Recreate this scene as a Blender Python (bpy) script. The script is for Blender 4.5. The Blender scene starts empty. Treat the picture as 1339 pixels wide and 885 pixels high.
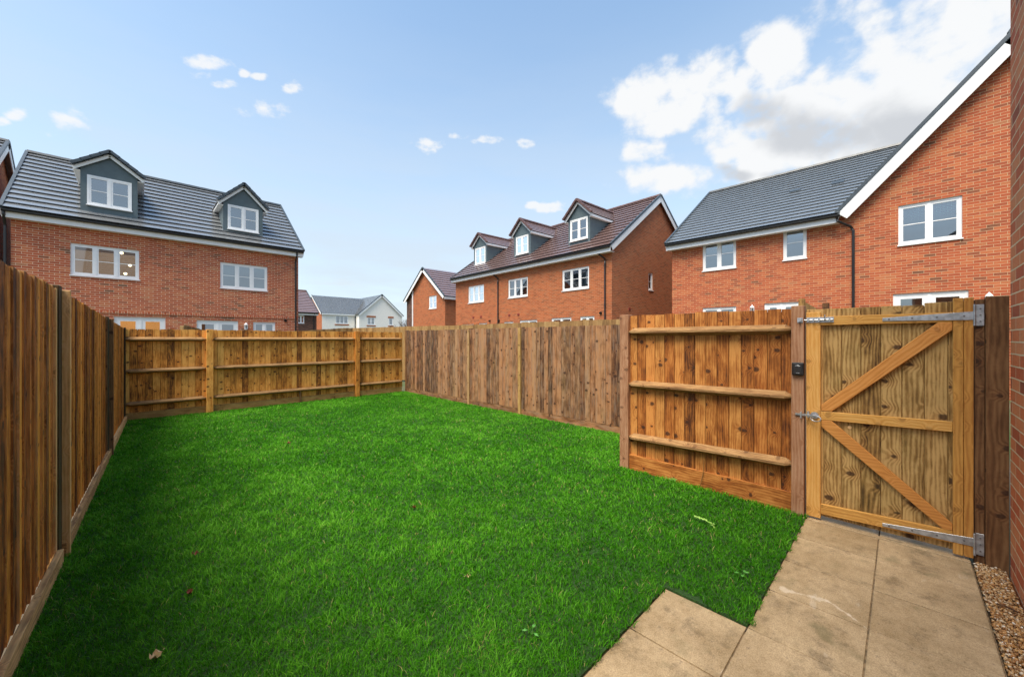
import bpy, bmesh, math, random
import numpy as np
from mathutils import Vector as V
random.seed(7); rng = np.random.default_rng(5)
S = bpy.context.scene; COL = S.collection
H = 1.52                                   # eye height
YAW = math.radians(44.5)
FW = V((math.sin(YAW), math.cos(YAW), 0)); RT = V((math.cos(YAW), -math.sin(YAW), 0)); Z = V((0, 0, 1))
FP = 500.0; CX = 669.5; CY = 442.5
CAM = V((0, 0, H))
def ray(px, py): return FW + RT*((px-CX)/FP) + Z*((CY-py)/FP)
def proj(p):
    q = p-CAM; d = q.dot(FW); return (CX+FP*q.dot(RT)/d, CY-FP*q.z/d)

# ------------------------------------------------------------------ materials
class NT:
    def __init__(s, nt): s.n = nt.nodes; s.l = nt.links; s.n.clear()
    def a(s, t, ins=None, **kw):
        o = s.n.new(t)
        for k, v in kw.items(): setattr(o, k, v)
        for k, v in (ins or {}).items(): s.set(o.inputs[k], v)
        return o
    def set(s, sock, v):
        if isinstance(v, bpy.types.NodeSocket): s.l.new(v, sock)
        elif isinstance(v, bpy.types.Node): s.l.new(v.outputs[0], sock)
        elif isinstance(v, (tuple, list)) and sock.type == 'RGBA' and len(v) == 3: sock.default_value = (*v, 1)
        else: sock.default_value = v
    def m(s, op, a, b=0.0, c=None, clamp=False):
        o = s.n.new('ShaderNodeMath'); o.operation = op; o.use_clamp = clamp
        s.set(o.inputs[0], a); s.set(o.inputs[1], b)
        if c is not None: s.set(o.inputs[2], c)
        return o.outputs[0]
    def mix(s, f, a, b, mode='MIX'):
        o = s.n.new('ShaderNodeMix'); o.data_type = 'RGBA'; o.blend_type = mode
        s.set(o.inputs[0], f); s.set(o.inputs[6], a); s.set(o.inputs[7], b); return o.outputs[2]
    def sm(s, x, lo, hi, t0=0.0, t1=1.0):
        o = s.n.new('ShaderNodeMapRange'); o.interpolation_type = 'SMOOTHSTEP'
        for i, v in enumerate((x, lo, hi, t0, t1)): s.set(o.inputs[i], v)
        return o.outputs[0]
    def noise(s, vec, scale, detail=3, rough=.55):
        return s.a('ShaderNodeTexNoise', {'Vector': vec, 'Scale': scale, 'Detail': detail, 'Roughness': rough}).outputs[0]
    def vmul(s, vec, xyz):
        o = s.n.new('ShaderNodeVectorMath'); o.operation = 'MULTIPLY'; s.set(o.inputs[0], vec); o.inputs[1].default_value = xyz; return o.outputs[0]
def newmat(name):
    m = bpy.data.materials.new(name); m.use_nodes = True; return m, NT(m.node_tree)
def finish(t, col, rough=.6, bump=None, bs=.3, bd=.01, **kw):
    ins = {'Base Color': col, 'Roughness': rough}
    for k, v in kw.items(): ins[k.replace('_', ' ')] = v
    p = t.a('ShaderNodeBsdfPrincipled', ins)
    if bump is not None:
        b = t.a('ShaderNodeBump', {'Height': bump, 'Strength': bs, 'Distance': bd}); t.l.new(b.outputs[0], p.inputs['Normal'])
    o = t.a('ShaderNodeOutputMaterial'); t.l.new(p.outputs[0], o.inputs[0]); return p

def plain(name, col, rough=.5, metal=0.0, var=.12, ns=6.0, spec=.5):
    m, t = newmat(name)
    co = t.a('ShaderNodeTexCoord').outputs['Object']
    n = t.noise(co, ns, 4)
    dark = tuple(c*(1-var) for c in col); lite = tuple(min(1, c*(1+var)) for c in col)
    finish(t, t.mix(t.sm(n, .3, .7), dark, lite), t.m('MULTIPLY_ADD', n, .2, rough-.1), bump=t.noise(co, ns*12, 2), bs=.08, bd=.003, Metallic=metal, Specular_IOR_Level=spec)
    return m

def wood(name, light, mid, dark, knot=1.0, knotcol=(.035, .014, .006), moss=0.0, stain=.5, ring=1.0, rough=.75, grey=0.0, hue=.28, kscale=7.0, tv=.55):
    m, t = newmat(name)
    uv = t.a('ShaderNodeUVMap', uv_map='UVMap').outputs[0]
    tint = t.a('ShaderNodeSeparateColor', {0: t.a('ShaderNodeAttribute', attribute_name='tint').outputs['Color']})
    sep = t.a('ShaderNodeSeparateXYZ', {0: uv})
    u, v = sep.outputs[0], sep.outputs[1]
    kv = t.vmul(uv, (.72, 1.0, 1.0))
    wob = t.a('ShaderNodeVectorMath', {0: kv, 1: t.vmul(t.a('ShaderNodeTexNoise', {'Vector': kv, 'Scale': 26.0}).outputs['Color'], (.02, .02, 0))}, operation='ADD').outputs[0]
    vo = t.a('ShaderNodeTexVoronoi', {'Vector': wob, 'Scale': kscale, 'Randomness': 1.0}, voronoi_dimensions='2D')
    cell = t.a('ShaderNodeSeparateColor', {0: vo.outputs['Color']})
    here = t.m('GREATER_THAN', cell.outputs[0], .30)
    size = t.m('MULTIPLY_ADD', cell.outputs[1], .11, .07)
    kd = vo.outputs['Distance']
    kmask = t.m('MULTIPLY', t.sm(kd, t.m('MULTIPLY', size, .5), size, 1, 0), here)
    halo = t.m('MULTIPLY', t.sm(kd, 0.0, .36, 1, 0), here)
    warp = t.noise(t.vmul(uv, (7, 1.3, 1)), 1.0, 3)
    ph = t.m('ADD', t.m('MULTIPLY', u, 260.0), t.m('ADD', t.m('MULTIPLY', warp, 26.0), t.m('MULTIPLY', halo, 11.0)))
    wave = t.m('MULTIPLY_ADD', t.m('SINE', ph), .5, .5)
    fib = t.noise(t.vmul(uv, (420, 9, 1)), 1.0, 3, .6)
    blotch = t.noise(t.vmul(uv, (12, 4.5, 1)), 1.0, 5, .65)
    blotch2 = t.noise(t.vmul(uv, (26, 2.6, 1)), 1.0, 3, .6)
    f = t.m('ADD', t.m('MULTIPLY', wave, .22*ring), t.m('MULTIPLY', fib, .30))
    f = t.m('ADD', f, t.m('MULTIPLY', t.sm(blotch, .3, .7), .5*stain))
    f = t.m('ADD', f, t.m('MULTIPLY', t.sm(blotch2, .35, .7), .22*stain))
    f = t.m('ADD', f, t.m('MULTIPLY_ADD', tint.outputs[0], tv, -tv*.5))
    cr = t.a('ShaderNodeValToRGB', {0: f})
    e = cr.color_ramp.elements; e[0].position = .08; e[0].color = (*dark, 1); e[1].position = .98; e[1].color = (*light, 1)
    k = e.new(.52); k.color = (*mid, 1)
    c = cr.outputs[0]
    c = t.mix(t.m('MULTIPLY', tint.outputs[1], hue), c, t.vmul(c, (1.05, .72, .5)))
    if grey: c = t.mix(t.m('MULTIPLY', t.sm(blotch2, .42, .66), grey), c, (.20, .155, .12))
    c = t.mix(t.m('MULTIPLY', halo, .28*knot), c, t.vmul(c, (.8, .5, .35)))
    c = t.mix(t.m('MULTIPLY', kmask, .85*knot), c, knotcol)
    # fine horizontal saw checks
    chk = t.noise(t.vmul(uv, (14, 90, 1)), 1.0, 2)
    c = t.mix(t.m('MULTIPLY', t.sm(chk, .68, .76), .5*knot), c, t.vmul(c, (.45, .35, .3)))
    if moss: c = t.mix(t.m('MULTIPLY', t.sm(t.noise(t.vmul(uv, (3, 2.0, 1)), 1.0, 5), .5, .72), moss), c, (.10, .115, .03))
    finish(t, c, rough, bump=t.m('ADD', t.m('MULTIPLY', fib, .6), t.m('ADD', t.m('MULTIPLY', wave, .3), t.m('MULTIPLY', kmask, .6))), bs=.45, bd=.004, Specular_IOR_Level=.35)
    return m

def brick(name, stops, mortar, bw=.225, rh=.075, ms=.010, band=.35, bump=.6):
    m, t = newmat(name)
    uv = t.a('ShaderNodeUVMap', uv_map='UVMap').outputs[0]
    wob = t.a('ShaderNodeVectorMath', {0: uv, 1: t.vmul(t.a('ShaderNodeTexNoise', {'Vector': uv, 'Scale': 14.0}).outputs['Color'], (.006, .005, 0))}, operation='ADD').outputs[0]
    b = t.a('ShaderNodeTexBrick', {'Vector': wob, 'Color1': (0, 0, 0), 'Color2': (1, 1, 1), 'Mortar': (.5, .5, .5), 'Scale': 1.0, 'Mortar Size': ms*.5, 'Mortar Smooth': .25, 'Bias': 0.0, 'Brick Width': bw, 'Row Height': rh}, offset=.5)
    r = b.outputs['Color']
    blot = t.noise(t.vmul(uv, (.55, 2.6, 1)), 1.0, 4, .65)
    r2 = t.m('ADD', t.m('MULTIPLY', r, .8), t.m('MULTIPLY_ADD', blot, band*2, -band+.1))
    cr = t.a('ShaderNodeValToRGB', {0: r2}); e = cr.color_ramp.elements
    e[0].position = stops[0][0]; e[0].color = (*stops[0][1], 1); e[1].position = stops[-1][0]; e[1].color = (*stops[-1][1], 1)
    for p, c in stops[1:-1]: k = e.new(p); k.color = (*c, 1)
    fine = t.noise(uv, 60.0, 4)
    c = t.mix(t.sm(fine, .35, .75, 0, .35), cr.outputs[0], t.vmul(cr.outputs[0], (.6, .55, .5)))
    mo = t.mix(t.noise(uv, 9.0, 3), mortar, tuple(x*.72 for x in mortar))
    c = t.mix(b.outputs['Fac'], c, mo)
    h = t.m('ADD', t.m('SUBTRACT', 1.0, b.outputs['Fac']), t.m('MULTIPLY', fine, .35))
    finish(t, c, .85, bump=h, bs=bump, bd=.006, Specular_IOR_Level=.3)
    return m

def tiles(name, col, col2, rough=.32, course=.36):
    m, t = newmat(name)
    uv = t.a('ShaderNodeUVMap', uv_map='UVMap').outputs[0]
    b = t.a('ShaderNodeTexBrick', {'Vector': uv, 'Color1': (0, 0, 0), 'Color2': (1, 1, 1), 'Mortar': (0, 0, 0), 'Scale': 1.0, 'Mortar Size': .011, 'Mortar Smooth': .1, 'Brick Width': .33, 'Row Height': course}, offset=.5)
    n = t.noise(uv, 2.2, 5, .65)
    c = t.mix(t.m('MULTIPLY_ADD', b.outputs['Color'], .15, t.m('MULTIPLY', n, .7)), col, col2)
    finish(t, c, t.m('MULTIPLY_ADD', n, .25, rough-.12), bump=t.m('ADD', t.m('MULTIPLY', b.outputs['Fac'], -1.0), t.m('MULTIPLY', t.noise(uv, 40.0, 2), .2)), bs=.35, bd=.004, Specular_IOR_Level=1.0, Coat_Weight=1.0, Coat_Roughness=.22, Coat_IOR=1.7)
    return m

def glass(name, refl=.27, tintc=(.86, .93, 1.0)):
    m, t = newmat(name)
    co = t.a('ShaderNodeTexCoord').outputs['Object']
    bmp = t.a('ShaderNodeBump', {'Height': t.noise(co, 1.3, 2), 'Strength': .05, 'Distance': .01})
    g = t.a('ShaderNodeBsdfGlossy', {'Color': tintc, 'Roughness': .02}); t.l.new(bmp.outputs[0], g.inputs['Normal'])
    tr = t.a('ShaderNodeBsdfTransparent', {'Color': (.80, .86, .86)})
    lw = t.a('ShaderNodeFresnel', {'IOR': 1.5}).outputs[0]
    mx = t.a('ShaderNodeMixShader', {0: t.m('ADD', lw, refl, clamp=True)}); t.l.new(tr.outputs[0], mx.inputs[1]); t.l.new(g.outputs[0], mx.inputs[2])
    o = t.a('ShaderNodeOutputMaterial'); t.l.new(mx.outputs[0], o.inputs[0]); return m
def glow(name, col, st):
    m, t = newmat(name)
    co = t.a('ShaderNodeTexCoord').outputs['Object']
    e = t.a('ShaderNodeEmission', {0: t.mix(t.noise(co, 1.2, 2), col, tuple(c*.6 for c in col)), 1: st}); o = t.a('ShaderNodeOutputMaterial'); t.l.new(e.outputs[0], o.inputs[0]); return m

M = {}
M['w_left'] = wood('wood_left_fence', (.80, .34, .040), (.42, .135, .010), (.065, .018, .002), knot=1.0, moss=.06, stain=1.0, tv=.9)
M['w_left_edge'] = wood('wood_board_edge', (.88, .62, .32), (.68, .42, .17), (.28, .15, .055), knot=.3, moss=.1, stain=.6)  # pale wood; on near board edges the paleness stands in for light
M['w_left_dim'] = wood('wood_board_edge_brown', (.80, .42, .11), (.52, .22, .04), (.15, .05, .01), knot=.4, stain=.9, tv=.9)  # dimmer copy for the farther bays, edge light put into the colour
M['w_back'] = wood('wood_back_fence', (.84, .43, .10), (.56, .225, .034), (.12, .040, .007), knot=1.0, stain=.95, moss=.05, hue=.35, tv=.7)
M['w_right'] = wood('wood_right_fence', (.38, .215, .105), (.18, .088, .036), (.045, .018, .008), knot=1.0, stain=1.1, grey=.45, moss=.12, hue=.6, tv=.8, kscale=6.0)
M['w_near'] = wood('wood_near_fence', (.54, .255, .066), (.30, .105, .017), (.06, .016, .003), knot=1.0, stain=.95, hue=.4, tv=.75, kscale=6.3)
M['w_rail'] = wood('wood_rail', (.52, .36, .18), (.34, .205, .085), (.13, .06, .022), knot=.5, stain=.6, moss=.08)
M['w_gate'] = wood('wood_gate_boards', (.52, .35, .135), (.265, .155, .045), (.065, .030, .009), knot=1.0, stain=1.0, ring=1.7, moss=.2, kscale=5.2, tv=.7)
M['w_frame'] = wood('wood_gate_frame', (.74, .47, .16), (.60, .32, .075), (.38, .17, .035), knot=.35, stain=.4, ring=1.2)
M['w_brace'] = wood('wood_gate_brace', (.72, .39, .13), (.58, .27, .065), (.38, .14, .03), knot=.3, stain=.4, ring=1.0)
M['w_postdark'] = wood('wood_dark_post', (.24, .13, .055), (.13, .06, .022), (.035, .014, .006), knot=.9, stain=.7, ring=1.3)
M['w_blackpost'] = wood('wood_mossy_black_post', (.10, .07, .03), (.045, .03, .012), (.012, .008, .004), knot=.6, stain=.8, moss=.4)
M['w_postred'] = wood('wood_red_post', (.42, .25, .15), (.31, .155, .08), (.10, .035, .015), knot=.6, stain=.8, ring=1.3)
M['w_post'] = wood('wood_post', (.50, .33, .12), (.34, .19, .055), (.10, .045, .015), knot=.6, stain=.7, moss=.15)
M['w_far'] = wood('wood_far_fence', (.42, .28, .12), (.29, .175, .065), (.15, .08, .03), knot=.4, stain=.7, moss=.1)
red = [(.0, (.13, .065, .04)), (.07, (.20, .075, .04)), (.2, (.34, .078, .034)), (.55, (.42, .100, .040)), (.82, (.47, .145, .058)), (1.0, (.31, .14, .07))]
org = [(.0, (.17, .07, .034)), (.10, (.27, .09, .036)), (.35, (.37, .104, .038)), (.7, (.44, .132, .047)), (1.0, (.31, .13, .06))]
red_a = [(.0, (.14, .07, .04)), (.07, (.22, .08, .04)), (.2, (.38, .085, .036)), (.55, (.47, .108, .044)), (.82, (.52, .16, .066)), (1.0, (.40, .18, .09))]
M['brick_a'] = brick('brick_red', red_a, (.80, .66, .48))
M['brick_b'] = brick('brick_orange', org, (.50, .32, .20), band=.20)
M['brick_c'] = brick('brick_warm_red', red, (.62, .46, .28), band=.26)
M['brick_own'] = brick('brick_near', [(0, (.20, .065, .035)), (.2, (.46, .11, .045)), (.5, (.58, .16, .06)), (.8, (.62, .24, .10)), (1, (.40, .17, .10))], (.80, .64, .40), bump=1.0)
M['brick_brown'] = brick('brick_brown', [(0, (.05, .03, .025)), (.5, (.12, .06, .045)), (1, (.17, .085, .06))], (.16, .11, .08))
M['tile_grey'] = tiles('roof_tile_grey', (.115, .125, .135), (.20, .212, .222), .28)
M['tile_wet_sheen'] = tiles('roof_tile_wet_sheen', (.13, .15, .17), (.23, .255, .28), .20)  # wet grey tile; sky sheen also put into its paler, bluer colour
M['tile_mauve'] = tiles('roof_tile_brown', (.15, .085, .075), (.24, .155, .14), .30)
M['tile_dark'] = plain('ridge_tile_grey', (.045, .06, .075), .4)
M['tile_ridge_brown'] = plain('ridge_tile_brown', (.10, .05, .043), .45)
M['white'] = plain('white_pvc', (.80, .81, .82), .32, var=.03)
M['fascia'] = plain('fascia_white', (.76, .77, .78), .35, var=.04)
M['black'] = plain('black_pvc', (.012, .013, .015), .35, var=.2)
M['clad'] = plain('dormer_cladding', (.085, .12, .135), .55, var=.08)
M['render'] = plain('white_render', (.82, .79, .73), .9, var=.05)
M['glass'] = glass('window_glass'); M['glass_clear'] = glass('window_glass_clear', .10)
M['galv'] = plain('galvanised_steel', (.46, .50, .54), .38, metal=.75, var=.22, ns=30)
M['zinc'] = plain('bright_zinc', (.50, .52, .55), .42, metal=.8, var=.15, ns=60)
M['redvent'] = plain('terracotta_vent', (.30, .06, .04), .7)
M['room'] = plain('room_wall', (.50, .40, .29), .9, var=.05)
M['room_dark'] = plain('room_shade', (.10, .095, .09), .9)
M['warm'] = glow('warm_wall_glow', (1.0, .42, .12), .34)  # self-glowing back wall behind the french door, in place of room lamps
M['bulb'] = glow('ceiling_spot', (1.0, .80, .5), 2.2)
M['dimroom'] = glow('room_wall_glow', (.60, .36, .20), .20)  # back wall glows by itself, lamplight put into the surface
M['soil'] = plain('soil', (.055, .036, .02), .95, var=.4, ns=25)

# ------------------------------------------------------------------ mesh builder
class MB:
    def __init__(s): s.v = []; s.f = []; s.g = []; s.o = []; s.t = []; s.m = []
    def add(s, verts, faces, grain=Z, m=0, tint=None, off=True):
        b = len(s.v); s.v += [V(p) for p in verts]
        o = (random.uniform(-40, 40), random.uniform(-40, 40)) if off else (0, 0)
        t = tint if tint is not None else (random.random(), random.random(), random.random())
        for f in faces:
            s.f.append([i+b for i in f]); s.g.append(V(grain)); s.o.append(o); s.t.append(t); s.m.append(m)
    def hexa(s, p, **k):      # p: 4 bottom + 4 top
        s.add(p, [(0, 3, 2, 1), (4, 5, 6, 7), (0, 1, 5, 4), (1, 2, 6, 5), (2, 3, 7, 6), (3, 0, 4, 7)], **k)
    def box(s, a, b, grain=Z, **k):
        x0, y0, z0 = a; x1, y1, z1 = b
        s.hexa([(x0, y0, z0), (x1, y0, z0), (x1, y1, z0), (x0, y1, z0), (x0, y0, z1), (x1, y0, z1), (x1, y1, z1), (x0, y1, z1)], grain=grain, **k)
    def beam(s, p0, p1, a, b, off=True, **k):   # section p +-a +-b (half vectors)
        p0 = V(p0); p1 = V(p1); a = V(a); b = V(b)
        q = [p0-a-b, p0+a-b, p0+a+b, p0-a+b, p1-a-b, p1+a-b, p1+a+b, p1-a+b]
        s.hexa(q, grain=(p1-p0).normalized(), off=off, **k)
    def prism(s, poly, d, **k):     # poly of Vectors extruded by vector d
        n = len(poly); d = V(d)
        s.add(list(poly)+[V(p)+d for p in poly], [tuple(range(n-1, -1, -1)), tuple(range(n, 2*n))]+[(i, (i+1) % n, (i+1) % n+n, i+n) for i in range(n)], **k)
    def tube(s, pts, r, n=8, closed=False, **k):
        pts = [V(p) for p in pts]; ring = []; N = len(pts); vs = []
        for i, p in enumerate(pts):
            if closed: d = (pts[(i+1) % N]-pts[i-1])
            else: d = (pts[min(i+1, N-1)]-pts[max(i-1, 0)])
            d.normalize(); a = d.orthogonal() if abs(d.z) > .9 else d.cross(Z); a.normalize(); b = d.cross(a)
            if abs(d.z) > .9: a = V((1, 0, 0)); b = V((0, 1, 0))
            vs += [p+a*(r*math.cos(2*math.pi*j/n))+b*(r*math.sin(2*math.pi*j/n)) for j in range(n)]
        fs = []
        for i in range(N if closed else N-1):
            k0 = i*n; k1 = ((i+1) % N)*n
            fs += [(k0+j, k0+(j+1) % n, k1+(j+1) % n, k1+j) for j in range(n)]
        if not closed: fs += [tuple(range(n)), tuple(range((N-1)*n, N*n))]
        s.add(vs, fs, grain=V((0, 0, 1)), **k)
    def lathe(s, c, prof, n=14, **k):
        c = V(c); vs = []; fs = []
        for r, z in prof: vs += [c+V((r*math.cos(2*math.pi*j/n), r*math.sin(2*math.pi*j/n), z)) for j in range(n)]
        for i in range(len(prof)-1): fs += [(i*n+j, i*n+(j+1) % n, (i+1)*n+(j+1) % n, (i+1)*n+j) for j in range(n)]
        fs += [tuple(range(n)), tuple(range((len(prof)-1)*n, len(prof)*n))]
        s.add(vs, fs, **k)
    def build(s, name, mats, parent=None, origin=None, bevel=0, smooth=False):
        if not s.f: return None
        if parent is not None: origin = absloc(parent)
        origin = V(origin or (0, 0, 0))
        me = bpy.data.meshes.new(name)
        me.from_pydata([tuple(p-origin) for p in s.v], [], s.f)
        me.uv_layers.new(name='UVMap'); me.attributes.new('tint', 'FLOAT_COLOR', 'CORNER')
        uv = me.uv_layers['UVMap']; ca = me.attributes['tint']
        uvs = []; cols = []
        for fi, f in enumerate(s.f):
            P = [s.v[i] for i in f]; g = s.g[fi]; o = s.o[fi]; t = s.t[fi]
            n = V((0, 0, 0))
            for i in range(len(P)): n += (P[i]-P[0]).cross(P[(i+1) % len(P)]-P[0])
            if n.length < 1e-12: n = V((0, 0, 1))
            n.normalize()
            if abs(n.dot(g)) > .9: ga = V((1, 0, 0)) if abs(n.x) < .9 else V((0, 1, 0)); ga = (ga-n*ga.dot(n)).normalized()
            else: ga = (g-n*g.dot(n)).normalized()
            ua = n.cross(ga)
            if (ua.x+ua.y*1.01) < 0: ua = -ua
            for p in P: uvs += [p.dot(ua)+o[0], p.dot(ga)+o[1]]; cols += [t[0], t[1], t[2], 1]
        uv.data.foreach_set('uv', uvs); ca.data.foreach_set('color', cols)
        if not isinstance(mats, (list, tuple)): mats = [mats]
        for mm in mats: me.materials.append(mm)
        me.polygons.foreach_set('material_index', s.m)
        if smooth: me.polygons.foreach_set('use_smooth', [True]*len(s.f))
        b = bmesh.new(); b.from_mesh(me); bmesh.ops.recalc_face_normals(b, faces=b.faces); b.to_mesh(me); b.free()
        ob = bpy.data.objects.new(name, me); COL.objects.link(ob)
        if parent is not None: ob.parent = parent
        else: ob.location = origin
        if bevel:
            md = ob.modifiers.new('bevel', 'BEVEL'); md.width = bevel; md.segments = 1; md.limit_method = 'ANGLE'; md.angle_limit = .6
        return ob
def absloc(o):
    l = V(o.location)
    while o.parent: o = o.parent; l += V(o.location)
    return l
def tag(o, label=None, cat=None, group=None, kind=None):
    if label: o['label'] = label
    if cat: o['category'] = cat
    if group: o['group'] = group
    if kind: o['kind'] = kind
    return o
def thing(name, loc, label, cat, group=None):
    o = bpy.data.objects.new(name, None); COL.objects.link(o); o.location = loc; o.empty_display_size = .2
    return tag(o, label, cat, group)

class Fr:                                    # facade frame: u along the wall, w into the building
    def __init__(s, O, U, W): s.O = V(O); s.U = V(U).normalized(); s.W = V(W).normalized()
    def P(s, u, w, z): return s.O+s.U*u+s.W*w+Z*z
    def hit(s, px, py, w=0.0):
        r = ray(px, py); q = s.O+s.W*w-CAM; k = q.dot(s.W)/r.dot(s.W); p = CAM+r*k
        return (p-s.O).dot(s.U), p.z
    def side(s, u0):                         # frame on the end wall at u=u0 (its u runs along W)
        return Fr(s.P(u0, 0, 0), s.W, -s.U if u0 > 0 else s.U)
def rect(fr, x0, yt, yb, x1, w=0.0):
    u0, z1 = fr.hit(x0, yt, w); _, z0 = fr.hit(x0, yb, w); u1, _ = fr.hit(x1, yt, w)
    return (min(u0, u1), z0, max(u0, u1), z1)

def wall_panel(mb, fr, poly, holes, w=0.0, depth=.11, mm=0):
    b = bmesh.new(); vs = [b.verts.new((p[0], p[1], 0)) for p in poly]; b.faces.new(vs)
    for (u0, z0, u1, z1) in holes:
        for co, no in (((u0, 0, 0), (1, 0, 0)), ((u1, 0, 0), (1, 0, 0)), ((0, z0, 0), (0, 1, 0)), ((0, z1, 0), (0, 1, 0))):
            bmesh.ops.bisect_plane(b, geom=b.verts[:]+b.edges[:]+b.faces[:], plane_co=co, plane_no=no)
    for f in b.faces:
        c = f.calc_center_median()
        if any(h[0] < c.x < h[2] and h[1] < c.y < h[3] for h in holes): continue
        mb.add([fr.P(v.co.x, w, v.co.y) for v in f.verts], [tuple(range(len(f.verts)))], off=False, m=mm)
    b.free()
    for (u0, z0, u1, z1) in holes:
        c = [(u0, z0), (u1, z0), (u1, z1), (u0, z1)]
        for i in range(4):
            a, d = c[i], c[(i+1) % 4]
            mb.add([fr.P(a[0], w, a[1]), fr.P(d[0], w, d[1]), fr.P(d[0], w+depth, d[1]), fr.P(a[0], w+depth, a[1])], [(0, 1, 2, 3)], off=False, m=mm)

def window(parent, fr, r, n=2, w=0.0, name='window', bars=True, sill=True, gl='glass', door=False, flat=False, glnames='pane'):
    u0, z0, u1, z1 = r; f = MB(); wo = w+.035; T = .055; fw = .055
    def bx(a, b, c, d, w0=wo, w1=wo+T): f.beam(fr.P((a+c)/2, (w0+w1)/2, b), fr.P((a+c)/2, (w0+w1)/2, d), fr.U*((c-a)/2), fr.W*((w1-w0)/2), off=False)
    bx(u0, z0, u0+fw, z1); bx(u1-fw, z0, u1, z1)
    f.beam(fr.P(u0+fw, wo+T/2, z1-fw/2), fr.P(u1-fw, wo+T/2, z1-fw/2), fr.W*(T/2), Z*(fw/2)); f.beam(fr.P(u0+fw, wo+T/2, z0+fw/2), fr.P(u1-fw, wo+T/2, z0+fw/2), fr.W*(T/2), Z*(fw/2))
    W = (u1-u0-2*fw)/n
    for i in range(1, n): bx(u0+fw+i*W-.03, z0+fw, u0+fw+i*W+.03, z1-fw, wo-.004, wo+T-.004)
    ss = .10 if door else .045
    for i in range(n):                        # sash of each light
        a = u0+fw+i*W+(.03 if i else 0); c = u0+fw+(i+1)*W-(.03 if i < n-1 else 0); b0 = z0+fw; d0 = z1-fw
        wa, wb = wo+.008, wo+T-.008
        bx(a, b0, a+ss, d0, wa, wb); bx(c-ss, b0, c, d0, wa, wb)
        for zz in (b0+ss/2, d0-ss/2): f.beam(fr.P(a+ss, (wa+wb)/2, zz), fr.P(c-ss, (wa+wb)/2, zz), fr.W*((wb-wa)/2), Z*(ss/2))
        if bars and not door: f.beam(fr.P(a+ss, wo+.026, (b0+d0)/2), fr.P(c-ss, wo+.026, (b0+d0)/2), fr.W*.008, Z*.012)
    if flat:
        fo = f.build('window_frame', M['white'], parent); po = parent
    else: fo = f.build(name, M['white'], parent); po = fo
    g = MB(); g.add([fr.P(u0+fw, wo+.034, z0+fw), fr.P(u1-fw, wo+.034, z0+fw), fr.P(u1-fw, wo+.034, z1-fw), fr.P(u0+fw, wo+.034, z1-fw)], [(0, 1, 2, 3)], off=False)
    g.build(glnames, M[gl], po)
    if sill:
        s = MB(); s.beam(fr.P(u0-.02, w+.02, z0-.018), fr.P(u1+.02, w+.02, z0-.018), fr.W*.055, Z*.016); s.build('sill', M['white'], po)
    if door and not flat:
        h = MB(); um = (u0+u1)/2; h.beam(fr.P(um+.07, wo-.02, z0+1.0), fr.P(um+.07, wo-.02, z0+1.16), fr.U*.012, fr.W*.02); h.build('handle', M['zinc'], po)
    return fo

def slope(mb, eA, eB, rA, rB, course=.36, t=.066, mm=0, under=True):
    eA, eB, rA, rB = map(V, (eA, eB, rA, rB)); L = max((rA-eA).length, (rB-eB).length); n = max(1, round(L/course))
    nn = (eB-eA).cross(rA-eA)
    if nn.length < 1e-6: nn = (eB-eA).cross(rB-eA)
    nn.normalize()
    if nn.z < 0: nn = -nn
    g = (rA-eA); g = (g-(eB-eA).normalized()*g.dot((eB-eA).normalized())).normalized()
    vs = []; fs = []
    lip = min(.022, t*.5); back = course*.30
    for i in range(n):
        a0 = eA.lerp(rA, i/n); b0 = eB.lerp(rB, i/n); a1 = eA.lerp(rA, (i+1)/n); b1 = eB.lerp(rB, (i+1)/n)
        ga = (rA-eA).normalized()*back; gb = (rB-eB).normalized()*back
        k = len(vs); vs += [a0+nn*t, b0+nn*t, a1+ga+nn*.004, b1+gb+nn*.004, a0+nn*(t-lip), b0+nn*(t-lip), a0+ga+nn*.002, b0+gb+nn*.002]
        if i == n-1: vs[k+2] = a1+nn*.004; vs[k+3] = b1+nn*.004
        fs += [(k, k+1, k+3, k+2), (k+4, k+5, k+1, k), (k+6, k+7, k+5, k+4), (k, k+2, k+6, k+4), (k+1, k+5, k+7, k+3)]
    if under: k = len(vs); vs += [p-nn*.04 for p in (eA, eB, rB, rA)]; fs += [(k, k+1, k+2, k+3)]
    # keep tile coursing aligned: origin of v at the eave
    b = len(mb.v); mb.v += vs
    o = (0, -eA.dot(g))
    for f in fs: mb.f.append([i+b for i in f]); mb.g.append(g); mb.o.append(o); mb.t.append((.5, .5, .5)); mb.m.append(mm)

def ridge(mb, a, b, r=.11, seg=.45, tint=None):
    a = V(a); b = V(b); L = (b-a).length; n = max(1, int(L/seg)); d = (b-a).normalized(); s = d.cross(Z).normalized()
    for i in range(n):
        p = a+d*(L*i/n); q = a+d*(L*(i+1)/n+.02); k = (1.0, .90)
        vs = []
        for pt, kk in ((p, k[0]), (q, k[1])):
            vs += [pt+s*(r*1.25*kk)-Z*.055, pt+s*(r*.8*kk)+Z*(r*.35*kk), pt+Z*(r*.62*kk), pt-s*(r*.8*kk)+Z*(r*.35*kk), pt-s*(r*1.25*kk)-Z*.055]
        mb.add(vs, [(0, 1, 6, 5), (1, 2, 7, 6), (2, 3, 8, 7), (3, 4, 9, 8), (4, 3, 2, 1, 0), (5, 6, 7, 8, 9)])

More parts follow.
